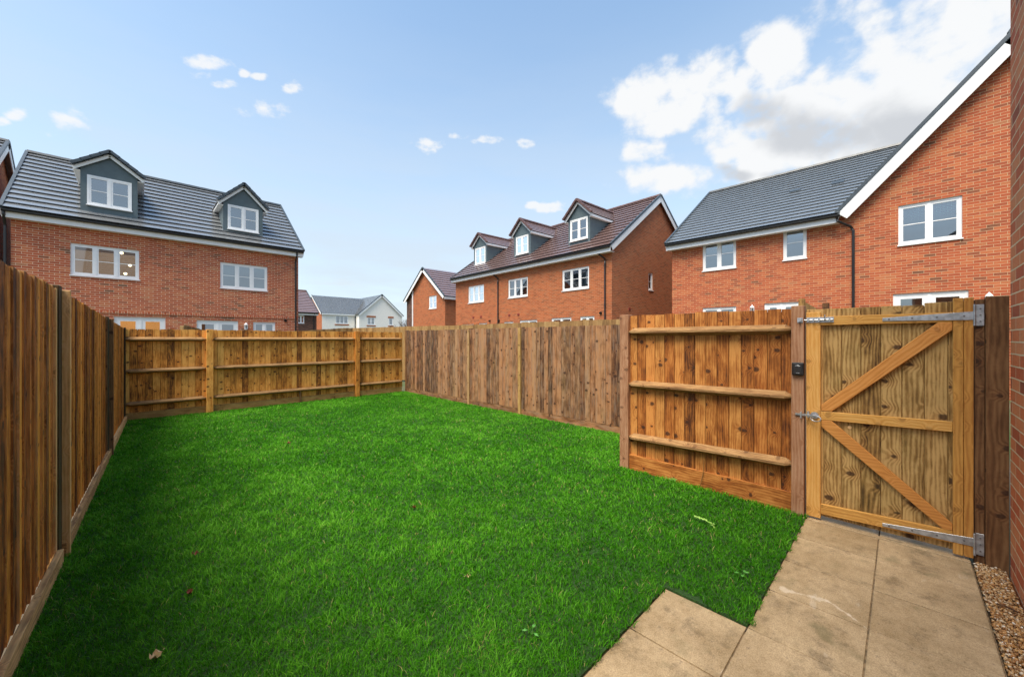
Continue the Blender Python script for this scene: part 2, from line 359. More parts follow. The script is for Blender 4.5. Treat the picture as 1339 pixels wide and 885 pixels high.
def rake(parent, fr_pts, out, wmat='fascia', dark='tile_dark', depth=.24):
    """white barge boards with dark verge trim along eave->apex->eave (points), out = outward vector"""
    b = MB(); v = MB(); out = V(out).normalized()
    for p, q in zip(fr_pts[:-1], fr_pts[1:]):
        p = V(p); q = V(q); d = (q-p).normalized(); up = out.cross(d)
        if up.z < 0: up = -up
        b.beam(p-up*(depth/2+.02)+out*.03, q-up*(depth/2+.02)+out*.03, out*.012, up*(depth/2))
        v.beam(p+up*.032+out*.022, q+up*.032+out*.022, out*.04, up*.045)
    b.build('barge_board', M[wmat], parent); v.build('verge', M[dark], parent)

def gutter(parent, p, q, out, pipes=(), drop=0.0, gz=-.03):
    g = MB(); p = V(p); q = V(q); out = V(out).normalized(); d = (q-p).normalized()
    sec = [out*.0+Z*0, out*.0-Z*.05, out*.03-Z*.075, out*.08-Z*.075, out*.11-Z*.05, out*.115+Z*.0, out*.1-Z*.0, out*.095-Z*.045, out*.07-Z*.06, out*.035-Z*.06, out*.012-Z*.04, out*.012]
    g.prism([p+Z*gz+s for s in sec], q-p); g.build('gutter', M['black'], parent)

# ------------------------------------------------------------------ dormer
def dormer(parent, fr, uc, uw, wf, zb, ze, za, roof_z, wr, tilek, ridgek, nm='dormer', rw=.17, label=None):
    """uc centre, uw half width of face, wf depth of front, zb base z, ze eave z, za apex z; roof_z(w)->z of main roof, inverse too"""
    inv = roof_z['inv']; body = MB(); we = inv(ze); wa = inv(za); wb = inv(zb)
    u0, u1 = uc-uw, uc+uw
    wall_panel(body, fr, [(u0, zb-.10), (u1, zb-.10), (u1, ze), (uc, za-.05), (u0, ze)], [(wr[0], wr[1], wr[2], wr[3])], w=wf, depth=.07)
    for u in (u0, u1):
        body.add([fr.P(u, wf, zb-.12), fr.P(u, wf, ze), fr.P(u, we+.1, ze), fr.P(u, wf+.02, zb-.12)], [(0, 1, 2, 3)], off=False)
        body.add([fr.P(u, wf+1.2, roof_z['z'](wf)-.2), fr.P(u, wf, zb-.12), fr.P(u, we+.1, ze), ], [(0, 1, 2)], off=False)
    do = body.build(nm, M['clad'], parent)
    if label: do['label'] = label
    # roof with overhang
    oh = .16; k = (za-ze)/uw; ue = uw+rw; zo = ze-k*rw; wo = inv(zo); wf2 = wf-oh
    rf = MB(); rise = .07
    for sgn in (-1, 1):
        slope(rf, fr.P(uc+sgn*ue, wf2, zo+rise), fr.P(uc+sgn*ue, wo+.12, zo+rise), fr.P(uc, wf2, za+rise), fr.P(uc, wa+.16, za+rise), course=.28, t=.035)
    rf.build('dormer_roof', M[tilek], do)
    rd = MB(); ridge(rd, fr.P(uc, wf2-.03, za+rise+.04), fr.P(uc, wa+.1, za+rise+.04), r=.09)
    for sgn in (-1, 1):                        # verge caps down the front rakes
        a = fr.P(uc+sgn*(ue+.03), wf2, zo+rise+.01); b = fr.P(uc, wf2, za+rise+.03); d = (b-a); L = d.length; d.normalize(); up = fr.W.cross(d); up = up if up.z > 0 else -up
        n = max(3, round(L/.27))
        for i in range(n):
            p = a+d*(L*i/n); q = a+d*(L*(i+1)/n+.015)
            rd.beam(p+up*.022, q+up*.008, fr.W*.075, up*.045)
    rd.build('ridge_tile', M[ridgek], do)
    bb = MB()
    for sgn in (-1, 1):
        a = fr.P(uc+sgn*(ue), wf2+.07, zo-.02); b = fr.P(uc, wf2+.07, za-.02); d = (b-a).normalized(); up = fr.W.cross(d); up = up if up.z > 0 else -up
        bb.beam(a+up*.0, b+up*.0, fr.W*.015, up*.055)
        bb.beam(fr.P(uc+sgn*(ue-.03), wf2+.07, zo-.01), fr.P(uc+sgn*(ue-.03), wo, zo-.01), fr.U*.014, Z*.06)
        bb.beam(fr.P(uc+sgn*(uw+rw/2), wf2+.09, zo-.055), fr.P(uc+sgn*(uw+rw/2), wo, zo-.055), fr.U*(rw/2), Z*.008)
    bb.build('barge_board', M['white'], do)
    window(do, fr, wr, n=2, w=wf-.05, sill=True, flat=True)
    return do

def main_roof_fn(ez, ew, rz, rw_):
    k = (rz-ez)/(rw_-ew)
    return {'z': lambda w: ez+k*(w-ew), 'inv': lambda z: ew+(z-ez)/k}
def roofhit(fr, px, py, ez, ew, rz, rw_):
    # pixel on the main roof plane -> (u, w, z)
    k = (rz-ez)/(rw_-ew); r = ray(px, py); o = CAM-fr.O
    # z = ez+k*(w-ew)
    A = r.z-k*r.dot(fr.W); B = ez+k*(o.dot(fr.W)-ew)-CAM.z
    s = B/A; p = CAM+r*s-fr.O
    return p.dot(fr.U), p.dot(fr.W), p.z

def downpipe(parent, fr, u, ztop, uoff=0.0, wo=-.06, zb=0.0):
    t = MB(); t.tube([fr.P(u+uoff, -.26, ztop), fr.P(u+uoff, -.26, ztop-.12), fr.P(u, wo, ztop-.42), fr.P(u, wo, ztop-.6), fr.P(u, wo, zb)], .036, 8)
    z = ztop-.7
    while z > .4: t.lathe(fr.P(u, wo, z), [(.045, -.03), (.045, .03)], n=8); z -= 1.8
    t.build('downpipe', M['black'], parent)

def vent(parent, fr, px, py, kind='black'):
    u, z = fr.hit(px, py)
    v = MB()
    if kind == 'black': v.tube([fr.P(u, .03, z), fr.P(u, -.05, z), fr.P(u, -.09, z-.02)], .055, 10); v.build('flue', M['black'], parent)
    else:
        v.beam(fr.P(u-.09, -.006, z), fr.P(u+.09, -.006, z), fr.W*.012, Z*.06)
        for i in range(4): v.beam(fr.P(u-.075, -.022, z-.04+i*.027), fr.P(u+.075, -.022, z-.04+i*.027), fr.W*.004, Z*.006)
        v.build('air_brick', M['redvent'], parent)

def partition(parent, fr, u0, u1, w, zt, mat='room_grey'):
    m = MB(); m.beam(fr.P(u0+.06, w, zt/2), fr.P(u1-.06, w, zt/2), fr.W*.05, Z*(zt/2)); m.build('partition_wall', M[mat], parent)
    m = MB(); m.beam(fr.P(u0+.06, w/2+.08, 3.05), fr.P(u1-.06, w/2+.08, 3.05), fr.W*(w/2-.14), Z*.12); m.build('upper_floor', M[mat], parent)
M['room_grey'] = plain('room_plaster', (.42, .42, .42), .9, var=.03)
def lantern(fr, u, z, label, group='white wall lanterns'):
    o = thing('wall_lantern', fr.P(u, -.10, z), label, 'wall lamp', group)
    c = fr.P(u, -.11, z)
    b = MB(); b.beam(fr.P(u, 0, z-.02), fr.P(u, -.05, z-.02), fr.U*.045, Z*.07); b.tube([fr.P(u, -.04, z-.1), fr.P(u, -.11, z-.12)], .012, 6); b.build('bracket', M['white'], o)
    h = MB(); h.lathe(c, [(.02, -.14), (.055, -.12), (.055, -.105)], n=10); h.lathe(c, [(.075, .07), (.06, .10), (.03, .13), (.01, .17)], n=10)
    for i in range(6):
        a = i*math.pi/3; p = c+V((math.cos(a)*.056, math.sin(a)*.056, 0)); q = c+V((math.cos(a)*.07, math.sin(a)*.07, 0)); h.tube([p-Z*.11, q+Z*.075], .006, 5)
    h.build('cage', M['white'], o)
    g = MB(); g.lathe(c, [(.045, -.10), (.058, .07)], n=10); g.build('lamp_glass', M['glass_clear'], o)

# ================================================================== HOUSE A (left pair)
def brick_house(name, label, cat, fr, u0, u1, D, ez, rz, brickk, tilek, ridgek, holes, over=.25, side_over=.16, endholes=None, group=None, eaveboth=True, wr=None, fascia=.24):
    """ridge along U. facade at w=0, back at w=D, eave z at w=-over, ridge at wr"""
    wr = wr or D/2
    o = thing(name, fr.P((u0+u1)/2, 0, 0), label, cat, group)
    k = (rz-ez)/(wr+over); zt = ez+k*over-.06
    w = MB()
    wall_panel(w, fr, [(u0, -.3), (u1, -.3), (u1, zt), (u0, zt)], holes)
    wall_panel(w, fr, [(u0, -.3), (u1, -.3), (u1, zt), (u0, zt)], [], w=D)
    for ue in (u0, u1):
        fe = Fr(fr.P(ue, 0, 0), fr.W, fr.U if ue == u0 else -fr.U)
        hz = (endholes or {}).get('l' if ue == u0 else 'r', [])
        wall_panel(w, fe, [(0, -.3), (D, -.3), (D, zt), (wr, rz-.08), (0, zt)], hz)
    w.build('wall', M[brickk], o)
    a, b = u0-side_over, u1+side_over
    r = MB(); bz = ez; kb = (rz-ez)/(D+over-wr)
    slope(r, fr.P(a, -over, ez), fr.P(b, -over, ez), fr.P(a, wr, rz), fr.P(b, wr, rz))
    slope(r, fr.P(a, D+over, ez), fr.P(b, D+over, ez), fr.P(a, wr, rz), fr.P(b, wr, rz))
    r.build('roof', M[tilek], o)
    rd = MB(); ridge(rd, fr.P(a-.02, wr, rz+.035), fr.P(b+.02, wr, rz+.035)); rd.build('ridge_tile', M[ridgek], o)
    for ue, sg in ((a, -1), (b, 1)):
        rake(o, [fr.P(ue, -over, ez), fr.P(ue, wr, rz), fr.P(ue, D+over, ez)], fr.U*sg, dark='tile_dark')
    for ww, sg in ((-over, -1), (D+over, 1)):
        f = MB()
        f.beam(fr.P(a, ww-sg*.02, ez-.03-fascia/2), fr.P(b, ww-sg*.02, ez-.03-fascia/2), fr.W*.011, Z*(fascia/2))
        f.beam(fr.P(a, ww-sg*(over/2+.03), ez-fascia-.02), fr.P(b, ww-sg*(over/2+.03), ez-fascia-.02), fr.W*(over/2-.012), Z*.009)
        f.build('fascia', M['fascia'], o)
    gutter(o, fr.P(a, -over+.0, ez), fr.P(b, -over+.0, ez), -fr.W)
    return o

frA = Fr((0, 19.5, 0), (1, 0, 0), (0, 1, 0))
A_ez, A_rz, A_wr, A_D = 5.52, 8.6, 3.8, 7.6
w1 = rect(frA, 92, 317.5, 359, 182); w2 = rect(frA, 288, 342.5, 376, 349.7)
d1 = rect(frA, 149, 413.7, 430, 216.4); d1 = (d1[0], .12, d1[2], d1[3]); d2 = rect(frA, 257.2, 418.4, 430, 311.5); d2 = (d2[0], .12, d2[2], d2[3]); d3 = rect(frA, 331, 421, 430, 360); d3 = (d3[0], 1.15, d3[2], d3[3])
uA0 = frA.hit(14, 300)[0]; uA1 = frA.hit(390, 340)[0]
hA = brick_house('brick_house', 'red brick pair at left with grey roof, two dormers and a warmly lit window', 'house', frA, uA0, uA1, A_D, A_ez, A_rz, 'brick_a', 'tile_grey', 'tile_dark', [w1, w2, d1, d2, d3], wr=A_wr, side_over=.14)
window(hA, frA, w1, 3, gl='glass_clear'); window(hA, frA, w2, 3)
window(hA, frA, d1, 2, name='french_door', door=True, sill=False, gl='glass_clear'); window(hA, frA, d2, 2, name='french_door', door=True, sill=False); window(hA, frA, d3, 2)
# rooms behind the two lit openings
rm = MB()
def room(mb, fr, r, dep, mm, mc=0):
    u0, z0, u1, z1 = r; a, b, c, d = u0-.5, u1+.5, z0-.6, z1+.25
    P = fr.P; q = [P(a, .14, c), P(b, .14, c), P(b, dep, c), P(a, dep, c), P(a, .14, d), P(b, .14, d), P(b, dep, d), P(a, dep, d)]
    mb.add(q, [(0, 1, 2, 3), (1, 2, 6, 5), (3, 0, 4, 7)], m=mc); mb.add(q, [(2, 3, 7, 6)], m=mm); mb.add(q, [(4, 5, 6, 7)], m=mc)
room(rm, frA, w1, 3.0, 1); room(rm, frA, d1, 2.5, 2)
rm.build('lit_room', [M['room'], M['dimroom'], M['warm']], hA)
bl = MB()
for px, py in ((159, 331), (170, 347), (164, 358)):
    r = ray(px, py); k = (frA.O+frA.W*2.0-CAM).dot(frA.W)/r.dot(frA.W); c = CAM+r*k; bl = MB(); bl.lathe(c, [(.01, -.05), (.05, -.02), (.05, .03), (.01, .05)], n=8); bl.build('ceiling_spot', M['bulb'], hA)
partition(hA, frA, uA0, uA1, 3.2, 5.6); band = MB(); zb_ = frA.hit(188, 409.5)[1]
band.beam(frA.P(uA0+.01, -.005, zb_), frA.P(uA1-.01, -.005, zb_), frA.W*.02, Z*.035, off=False); band.build('string_course', M['brick_a'], hA)
rA = main_roof_fn(A_ez, -.25, A_rz, A_wr)
def px_dormer(parent, fr, ez, rz, wr_, over, rfn, base, face, winr, apex, foot, tilek, ridgek, label=None, uw=None):
    # base: pixel of the lower left corner of the face on the roof; face: right pixel x
    u, w, z = roofhit(fr, base[0], base[1], ez, -over, rz, wr_)
    ul = u; ur = fr.hit(face, base[1], w)[0]
    if ul > ur: ul, ur = ur, ul
    uc = (ul+ur)/2; half = (ur-ul)/2
    wr = rect(fr, winr[0], winr[1], winr[2], winr[3], w)
    za = fr.hit(apex[0], apex[1], w)[1]-.14; ze = fr.hit(foot[0], foot[1], w)[1]
    mid = (wr[0]+wr[2])/2; hw = (wr[2]-wr[0])/2
    print('dormer', round(uc, 2), 'half', round(half, 2), 'w', round(w, 2), 'zb', round(z, 2), 'ze', round(ze, 2), 'za', round(za, 2), 'win', [round(x, 2) for x in wr])
    return dormer(parent, fr, uc, half, w, z, ze, za, rfn, (uc-hw, wr[1], uc+hw, wr[3]), tilek, ridgek, label=label)
px_dormer(hA, frA, A_ez, A_rz, A_wr, .25, rA, (105, 276), 180, (113.5, 228, 267, 172), (142.7, 199), (105, 216), 'tile_grey', 'tile_dark')
px_dormer(hA, frA, A_ez, A_rz, A_wr, .25, rA, (291.7, 303), 343.5, (298.6, 267, 299, 338.8), (319, 241), (291, 261), 'tile_grey', 'tile_dark')
downpipe(hA, frA, uA1-.12, A_ez-.08); downpipe(hA, frA, uA0+.0-.10, A_ez-.08)
vent(hA, frA, 373, 419)
u, z = frA.hit(321, 427); lantern(frA, u, z, 'small white lantern beside the french doors of the left grey-roofed house')

# ---- HOUSE G (far left, same row)
frG = Fr((0, 19.5, 0), (1, 0, 0), (0, 1, 0))
hG = brick_house('brick_house', 'shaded brick house at the far left edge, only its white-edged gable end showing', 'house', frG, -12.0, -3.68, 8.4, 5.6, 9.05, 'brick_c', 'tile_grey', 'tile_dark', [(-10.2, 3.3, -8.6, 4.5)], wr=4.5)
window(hG, frG, (-10.2, 3.3, -8.6, 4.5), 3)

# ================================================================== HOUSE B (middle terrace)
B_ez, B_over = 5.55, .30
p800 = CAM+ray(800, 442.5)*16.75; p596 = CAM+ray(596, 442.5)*26.0
frB = Fr((p800.x, p800.y, 0), (p596.x-p800.x, p596.y-p800.y, 0), (p596.y-p800.y, -(p596.x-p800.x), 0))
LB = (p596-p800).length; LB = V((p596.x-p800.x, p596.y-p800.y, 0)).length
endB = Fr(frB.P(0, 0, 0), frB.W, frB.U)
# gable apex
uap, zap = endB.hit(861, 259); ufar, _ = endB.hit(878, 300)
print('B gable apex w,z', uap, zap, 'far', ufar, 'len', LB)
B_wr, B_rz = 4.1, 8.75
gw = rect(endB, 848, 356, 379, 854)
ws = [rect(frB, 612.3, 375, 396.6, 632.7), rect(frB, 664.5, 366, 390, 690), rect(frB, 735, 353.6, 380.7, 770.2)]
ds = [rect(frB, a, y, 440, b) for a, y, b in ((603.6, 424.4, 619.3), (626, 422.7, 636.7), (658.8, 421, 671.2), (679.5, 419, 702.3), (721, 416, 747), (758.5, 414, 777))]
ds = [(r[0], .12 if r[2]-r[0] > 1.4 else 1.1, r[2], r[3]) for r in ds]
hB = brick_house('terraced_house', 'orange brick terrace in the middle distance with brown tiled roof and three grey dormers', 'house', frB, 0, LB, 8.2, B_ez, B_rz, 'brick_b', 'tile_mauve', 'tile_ridge_brown', ws+ds, over=B_over, wr=B_wr, endholes={'l': [gw]}, side_over=.12)
for r in ws: window(hB, frB, r, 3)
for r in ds: window(hB, frB, r, 2, name='french_door' if r[1] < .5 else 'window', door=r[1] < .5, sill=r[1] > .5)
window(hB, endB, gw, 1)
partition(hB, frB, 0, LB, 2.4, 5.6); rB = main_roof_fn(B_ez, -B_over, B_rz, B_wr)
for a in (((619.8, 348), 636.7, (621.3, 325.7, 346.9, 634.7), (626, 305.5), (619, 322)),
          ((672.3, 338.5), 693.9, (675.2, 310.8, 334, 691.4), (681, 286.5), (672, 307)),
          ((743.4, 322.5), 771.5, (746.6, 289, 316.5, 769.5), (757, 261), (743, 286))):
    px_dormer(hB, frB, B_ez, B_rz, B_wr, B_over, rB, *a, 'tile_mauve', 'tile_ridge_brown')
downpipe(hB, frB, frB.hit(792, 400)[0], B_ez-.08, uoff=.3); downpipe(hB, frB, frB.hit(652, 400)[0], B_ez-.08, uoff=.3)
for a in ((619, 415), (629, 414), (666, 412), (678, 411)): vent(hB, frB, *a, 'red')
vent(hB, endB, 823, 404, 'red')
for a in ((641, 419.5), (653, 419), (786, 409)): vent(hB, frB, *a)

# ================================================================== HOUSE C (right, big gable)
XC = 15.95
frC = Fr((XC, 0, 0), (0, 1, 0), (1, 0, 0))
C_ez = 5.42; C_over = .28; C_rz = 8.95; C_wr = 5.0
uL = frC.hit(878.8, 400)[0]; uJ = frC.hit(1101, 270)[0]
cw = [rect(frC, 918.7, 316, 354.7, 962.5), rect(frC, 1023.9, 297.6, 340.6, 1054.8), rect(frC, 1174.6, 269.7, 321, 1258.3)]
cd = [rect(frC, 918.7, 402.8, 440, 962.5), rect(frC, 999.4, 397, 440, 1044), rect(frC, 1167.7, 384.8, 440, 1266.5)]
cd = [(r[0], 1.1 if i == 0 else .12, r[2], r[3]) for i, r in enumerate(cd)]
apu, apz = frC.hit(1326, 45); print('C', uL, uJ, apu, apz, cw, cd)
apz = 9.25; apu = uJ-3.35; uR = apu-3.35
hC = thing('brick_house', frC.P(2, 0, 0), 'large red brick house on the right with a tall white-edged gable and grey tiled wing', 'house')
w = MB(); kC = (C_rz-C_ez)/(C_wr+C_over); zt = C_ez+kC*C_over-.06; kg = (apz-C_ez)/(uJ-apu)
zj = C_ez+kg*.0
wall_panel(w, frC, [(uR, -.3), (uL, -.3), (uL, zt), (uJ-.12, zt), (apu, apz-.1), (uR, zt)], cw+cd)
for uu, WW in ((uL, 10.0), (uR, 10.0)):
    fe = Fr(frC.P(uu, 0, 0), frC.W, frC.U)
    if uu == uL: wall_panel(w, fe, [(0, -.3), (WW, -.3), (WW, zt), (C_wr, C_rz-.08), (0, zt)], [])
    else: wall_panel(w, fe, [(0, -.3), (WW, -.3), (WW, zt), (0, zt)], [])
wall_panel(w, frC, [(uR, -.3), (uL, -.3), (uL, zt), (uJ, zt), (apu, apz-.1), (uR, zt)], [], w=10.0)
w.build('wall', M['brick_c'], hC)
r = MB(); P = frC.P; a = uL+.14; jw = C_wr
kk = lambda z: -C_over+(z-C_ez)/kC          # w of main slope at z
slope(r, P(a, -C_over, C_ez), P(uJ+.04, -C_over, C_ez), P(a, C_wr, C_rz), P(apu+.3, C_wr, C_rz), t=.055)
slope(r, P(a, 10+C_over, C_ez), P(uJ, 10+C_over, C_ez), P(a, C_wr, C_rz), P(apu+.3, C_wr, C_rz), t=.055)
go = .22
slope(r, P(uJ+.10, -go, C_ez+.03), P(uJ+.10, 10.2, C_ez+.03), P(apu, -go, apz), P(apu, 10.2, apz))
slope(r, P(uR-.2, -go, C_ez+.03), P(uR-.2, 10.2, C_ez+.03), P(apu, -go, apz), P(apu, 10.2, apz))
r.build('roof', M['tile_wet_sheen'], hC)
rd = MB(); ridge(rd, P(a+.02, C_wr, C_rz+.035), P(apu+.5, C_wr, C_rz+.035)); rd.build('ridge_tile', M['tile_dark'], hC); rd = MB(); ridge(rd, P(apu, -go-.05, apz+.035), P(apu, 10.2, apz+.035), r=.13); rd.build('ridge_tile', M['tile_dark'], hC)
rake(hC, [P(a, -C_over, C_ez), P(a, C_wr, C_rz), P(a, 10+C_over, C_ez)], frC.U)
rake(hC, [P(uJ+.10, -go, C_ez+.03), P(apu, -go, apz), P(uR-.2, -go, C_ez+.03)], -frC.W, depth=.30)
sf = MB()
for uu, s_ in ((uJ+.1, 1), (uR-.2, -1)): sf.beam(P(uu, -go/2-.01, C_ez-.10), P(apu, -go/2-.01, apz-.13), frC.W*(go/2-.01), Z*.008)
f = sf
f.beam(P(a, -C_over+.02, C_ez-.15), P(uJ+.06, -C_over+.02, C_ez-.15), frC.W*.011, Z*.12)
f.beam(P(a, -C_over/2+.03, C_ez-.26), P(uJ+.06, -C_over/2+.03, C_ez-.26), frC.W*(C_over/2-.012), Z*.009)
f.build('fascia', M['fascia'], hC)
gutter(hC, P(a, -C_over, C_ez), P(uJ+.02, -C_over, C_ez), -frC.W)
dp = MB(); ud = frC.hit(1116, 400)[0]
dp.tube([P(uJ+.1, -C_over-.05, C_ez-.1), P(uJ+.08, -C_over-.05, C_ez-.24), P(ud+.06, -.075, C_ez-.42), P(ud, -.06, C_ez-.55), P(ud, -.06, 0)], .036, 8); dp.build('downpipe', M['black'], hC)
window(hC, frC, cw[0], 2); window(hC, frC, cw[1], 1); window(hC, frC, cw[2], 2)
window(hC, frC, cd[0], 2); window(hC, frC, cd[1], 2, name='french_door', door=True, sill=False); window(hC, frC, cd[2], 2, name='french_door', door=True, sill=False)
for px, py in ((1040, 250.5), (1096, 240)):
    uu, ww, zz = roofhit(frC, px, py, C_ez, -C_over, C_rz, C_wr); v = MB(); q = P(uu, ww, zz); dsl = (P(0, C_wr, C_rz)-P(0, -C_over, C_ez)).normalized(); nn = frC.U.cross(dsl); nn = nn if nn.z > 0 else -nn
    v.beam(q-frC.U*.17+nn*.05, q+frC.U*.17+nn*.05, dsl*.13, nn*.022); v.build('roof_vent', M['tile_dark'], hC)
partition(hC, frC, uR, uL, 2.4, 5.4); u, z = frC.hit(1292.5, 392); lantern(frC, u, z+.02, 'white lantern on the right-hand gabled house, just above the gate post')
u, z = frC.hit(984.5, 405); lantern(frC, u, z, 'white lantern between the two left ground-floor openings of the right-hand gabled house')

# ================================================================== HOUSE D
frD = Fr((17.6, 25.2, 0), (0, 1, 0), (1, 0, 0))
uD0 = frD.hit(582, 400)[0]; uDm = frD.hit(540, 400)[0]; uD1 = frD.hit(532, 400)[0]; apd, apdz = frD.hit(553.5, 351)
print('D', uD0, uDm, uD1, apd, apdz)
hD = thing('brick_house', frD.P(uD0, 0, 0), 'small orange brick gabled house with a dark clad left bay behind the terrace', 'house')
w = MB(); wd = rect(frD, 560.8, 387.5, 404, 570.7); De = frD.hit(584, 385.5)[1]; uc = (uD0+uD1)/2; apd = uc
def zr(u): return De+(apdz-De)*(1-abs(u-uc)/((uD1-uD0)/2))
wall_panel(w, frD, [(uD0, -.3), (uDm, -.3), (uDm, zr(uDm)), (uc, apdz-.05), (uD0, De)], [wd])
fe = Fr(frD.P(uD0, 0, 0), frD.W, frD.U); wall_panel(w, fe, [(0, -.3), (9, -.3), (9, De), (0, De)], [])
fe = Fr(frD.P(uD1, 0, 0), frD.W, frD.U); wall_panel(w, fe, [(0, -.3), (9, -.3), (9, De), (0, De)], [])
wall_panel(w, frD, [(uD0, -.3), (uD1, -.3), (uD1, De), (uc, apdz-.05), (uD0, De)], [], w=9)
w.build('wall', M['brick_b'], hD)
w = MB(); wall_panel(w, frD, [(uDm, -.3), (uD1, -.3), (uD1, De), (uDm, zr(uDm)-.05)], [], w=0.02)
w.build('cladding', M['brick_brown'], hD)
w = MB(); w.beam(frD.P(uDm, -.03, 0), frD.P(uDm, -.03, zr(uDm)-.1), frD.U*.06, frD.W*.03); w.build('corner_trim', M['white'], hD)
r = MB(); g = .2
for ue, s_ in ((uD0-g, 1), (uD1+g, -1)): slope(r, frD.P(ue, -.2, De-.1), frD.P(ue, 9.2, De-.1), frD.P(uc, -.2, apdz), frD.P(uc, 9.2, apdz))
r.build('roof', M['tile_mauve'], hD)
rake(hD, [frD.P(uD0-g, -.2, De-.1), frD.P(uc, -.2, apdz), frD.P(uD1+g, -.2, De-.1)], -frD.W)
f = MB(); f.beam(frD.P(uD0-g+.02, -.2, De-.22), frD.P(uD0-g+.02, 9.2, De-.22), frD.U*.012, Z*.11); f.build('fascia', M['fascia'], hD)
window(hD, frD, wd, 2)

# ================================================================== HOUSE E (white) and F (brown)
frE = Fr((0, 56.6, 0), (1, 0, 0), (0, 1, 0))
eg = rect(frE, 469.5, 411, 440, 525.5); ezE = 5.15; e0, e1 = eg[0], eg[2]; ec = (e0+e1)/2; ea = frE.hit(497, 385)[1]
print('E', eg, ea)
hE = thing('white_house', frE.P(ec, 0, 0), 'distant white rendered house with grey roof, front gable and brick window lintels', 'house')
w = MB(); ew = [rect(frE, 480.5, 415, 424.5, 490), rect(frE, 508.5, 416, 425, 513.5)]
eL = frE.hit(421, 415, 1.2)[0]; ewl = rect(frE, 439, 412.5, 423, 455, 1.2)
wall_panel(w, frE, [(e0, -.3), (e1, -.3), (e1, ezE), (ec, ea-.1), (e0, ezE)], ew)
wall_panel(w, frE, [(eL, -.3), (e0, -.3), (e0, ezE), (eL, ezE)], [ewl], w=1.2)
wall_panel(w, frE, [(eL, -.3), (e1, -.3), (e1, ezE), (eL, ezE)], [], w=9.0)
fe = Fr(frE.P(e0, 0, 0), frE.W, frE.U); wall_panel(w, fe, [(0, -.3), (1.2, -.3), (1.2, ezE), (0, ezE)], [])
fe = Fr(frE.P(e1, 0, 0), frE.W, frE.U); wall_panel(w, fe, [(0, -.3), (9, -.3), (9, ezE), (0, ezE)], [])
w.build('wall', M['render'], hE)
w = MB(); fe = Fr(frE.P(eL, 0, 0), frE.W, frE.U); wall_panel(w, fe, [(1.2, -.3), (9, -.3), (9, ezE), (5.1, ezE+2.7), (1.2, ezE)], []); w.build('side_wall', M['brick_b'], hE)
r = MB(); P = frE.P
slope(r, P(eL-.15, 1.0, ezE), P(e0+.2, 1.0, ezE), P(eL-.15, 5.1, ezE+2.85), P(ec, 5.1, ezE+2.85)); slope(r, P(eL-.15, 9.3, ezE), P(e1, 9.3, ezE), P(eL-.15, 5.1, ezE+2.85), P(ec, 5.1, ezE+2.85))
slope(r, P(e0-.2, -.2, ezE-.05), P(e0-.2, 9, ezE-.05), P(ec, -.2, ea), P(ec, 9, ea)); slope(r, P(e1+.2, -.2, ezE-.05), P(e1+.2, 9, ezE-.05), P(ec, -.2, ea), P(ec, 9, ea))
r.build('roof', M['tile_grey'], hE)
rake(hE, [P(e0-.2, -.2, ezE-.05), P(ec, -.2, ea), P(e1+.2, -.2, ezE-.05)], -frE.W); rake(hE, [P(eL-.15, 1.0, ezE), P(eL-.15, 5.1, ezE+2.85)], -frE.U)
f = MB(); f.beam(P(eL-.1, 1.0, ezE-.12), P(e0, 1.0, ezE-.12), frE.W*.012, Z*.11); f.build('fascia', M['fascia'], hE)
for i, q in enumerate(ew+[ewl]):
    ww = 1.2 if i == 2 else 0
    window(hE, frE, q, 3 if i == 2 else (2 if i == 0 else 1), w=ww-.03)
    if i < 2: l = MB(); l.beam(P(q[0]-.15, -.01, q[3]+.14), P(q[2]+.15, -.01, q[3]+.14), frE.W*.03, Z*.13, off=False); l.build('lintel', M['brick_b'], hE)
    l = MB(); l.beam(P(q[0]-.15, ww-.01, q[1]-.16), P(q[2]+.15, ww-.01, q[1]-.16), frE.W*.04, Z*.08, off=False); l.build('brick_sill', M['brick_b'], hE)
dp = MB(); dp.tube([P(e0-.1, 1.1, ezE-.2), P(e0-.1, 1.1, 0)], .05, 6); dp.build('downpipe', M['black'], hE)

frF = Fr((0, 44.0, 0), (1, 0, 0), (0, 1, 0))
f0 = frF.hit(391, 415)[0]-6; f1 = frF.hit(414, 415)[0]; fz = frF.hit(405, 409)[1]; fw_ = rect(frF, 389, 412, 422.5, 398)
hF = brick_house('brown_house', 'dark brown house with mauve roof, partly hidden behind the left brick pair', 'house', frF, f0, f1, 8, fz, fz+2.75, 'brick_brown', 'tile_mauve', 'tile_ridge_brown', [fw_], wr=4, side_over=.1)
window(hF, frF, fw_, 2)
downpipe(hF, frF, f1-.3, fz)

# ================================================================== OWN HOUSE (right edge)
YW = -.49; XE = 3.985
frO = Fr((0, YW, 0), (1, 0, 0), (0, -1, 0))
hO = brick_house('brick_house', 'tall red brick house corner at the right edge, rising beside the gravel and gate post', 'house', frO, -2.6, XE, 8.5, 5.45, 8.6, 'brick_own', 'tile_grey', 'tile_dark', [], wr=4.25, side_over=.05)  # unseen end behind the camera cut short so it shades less

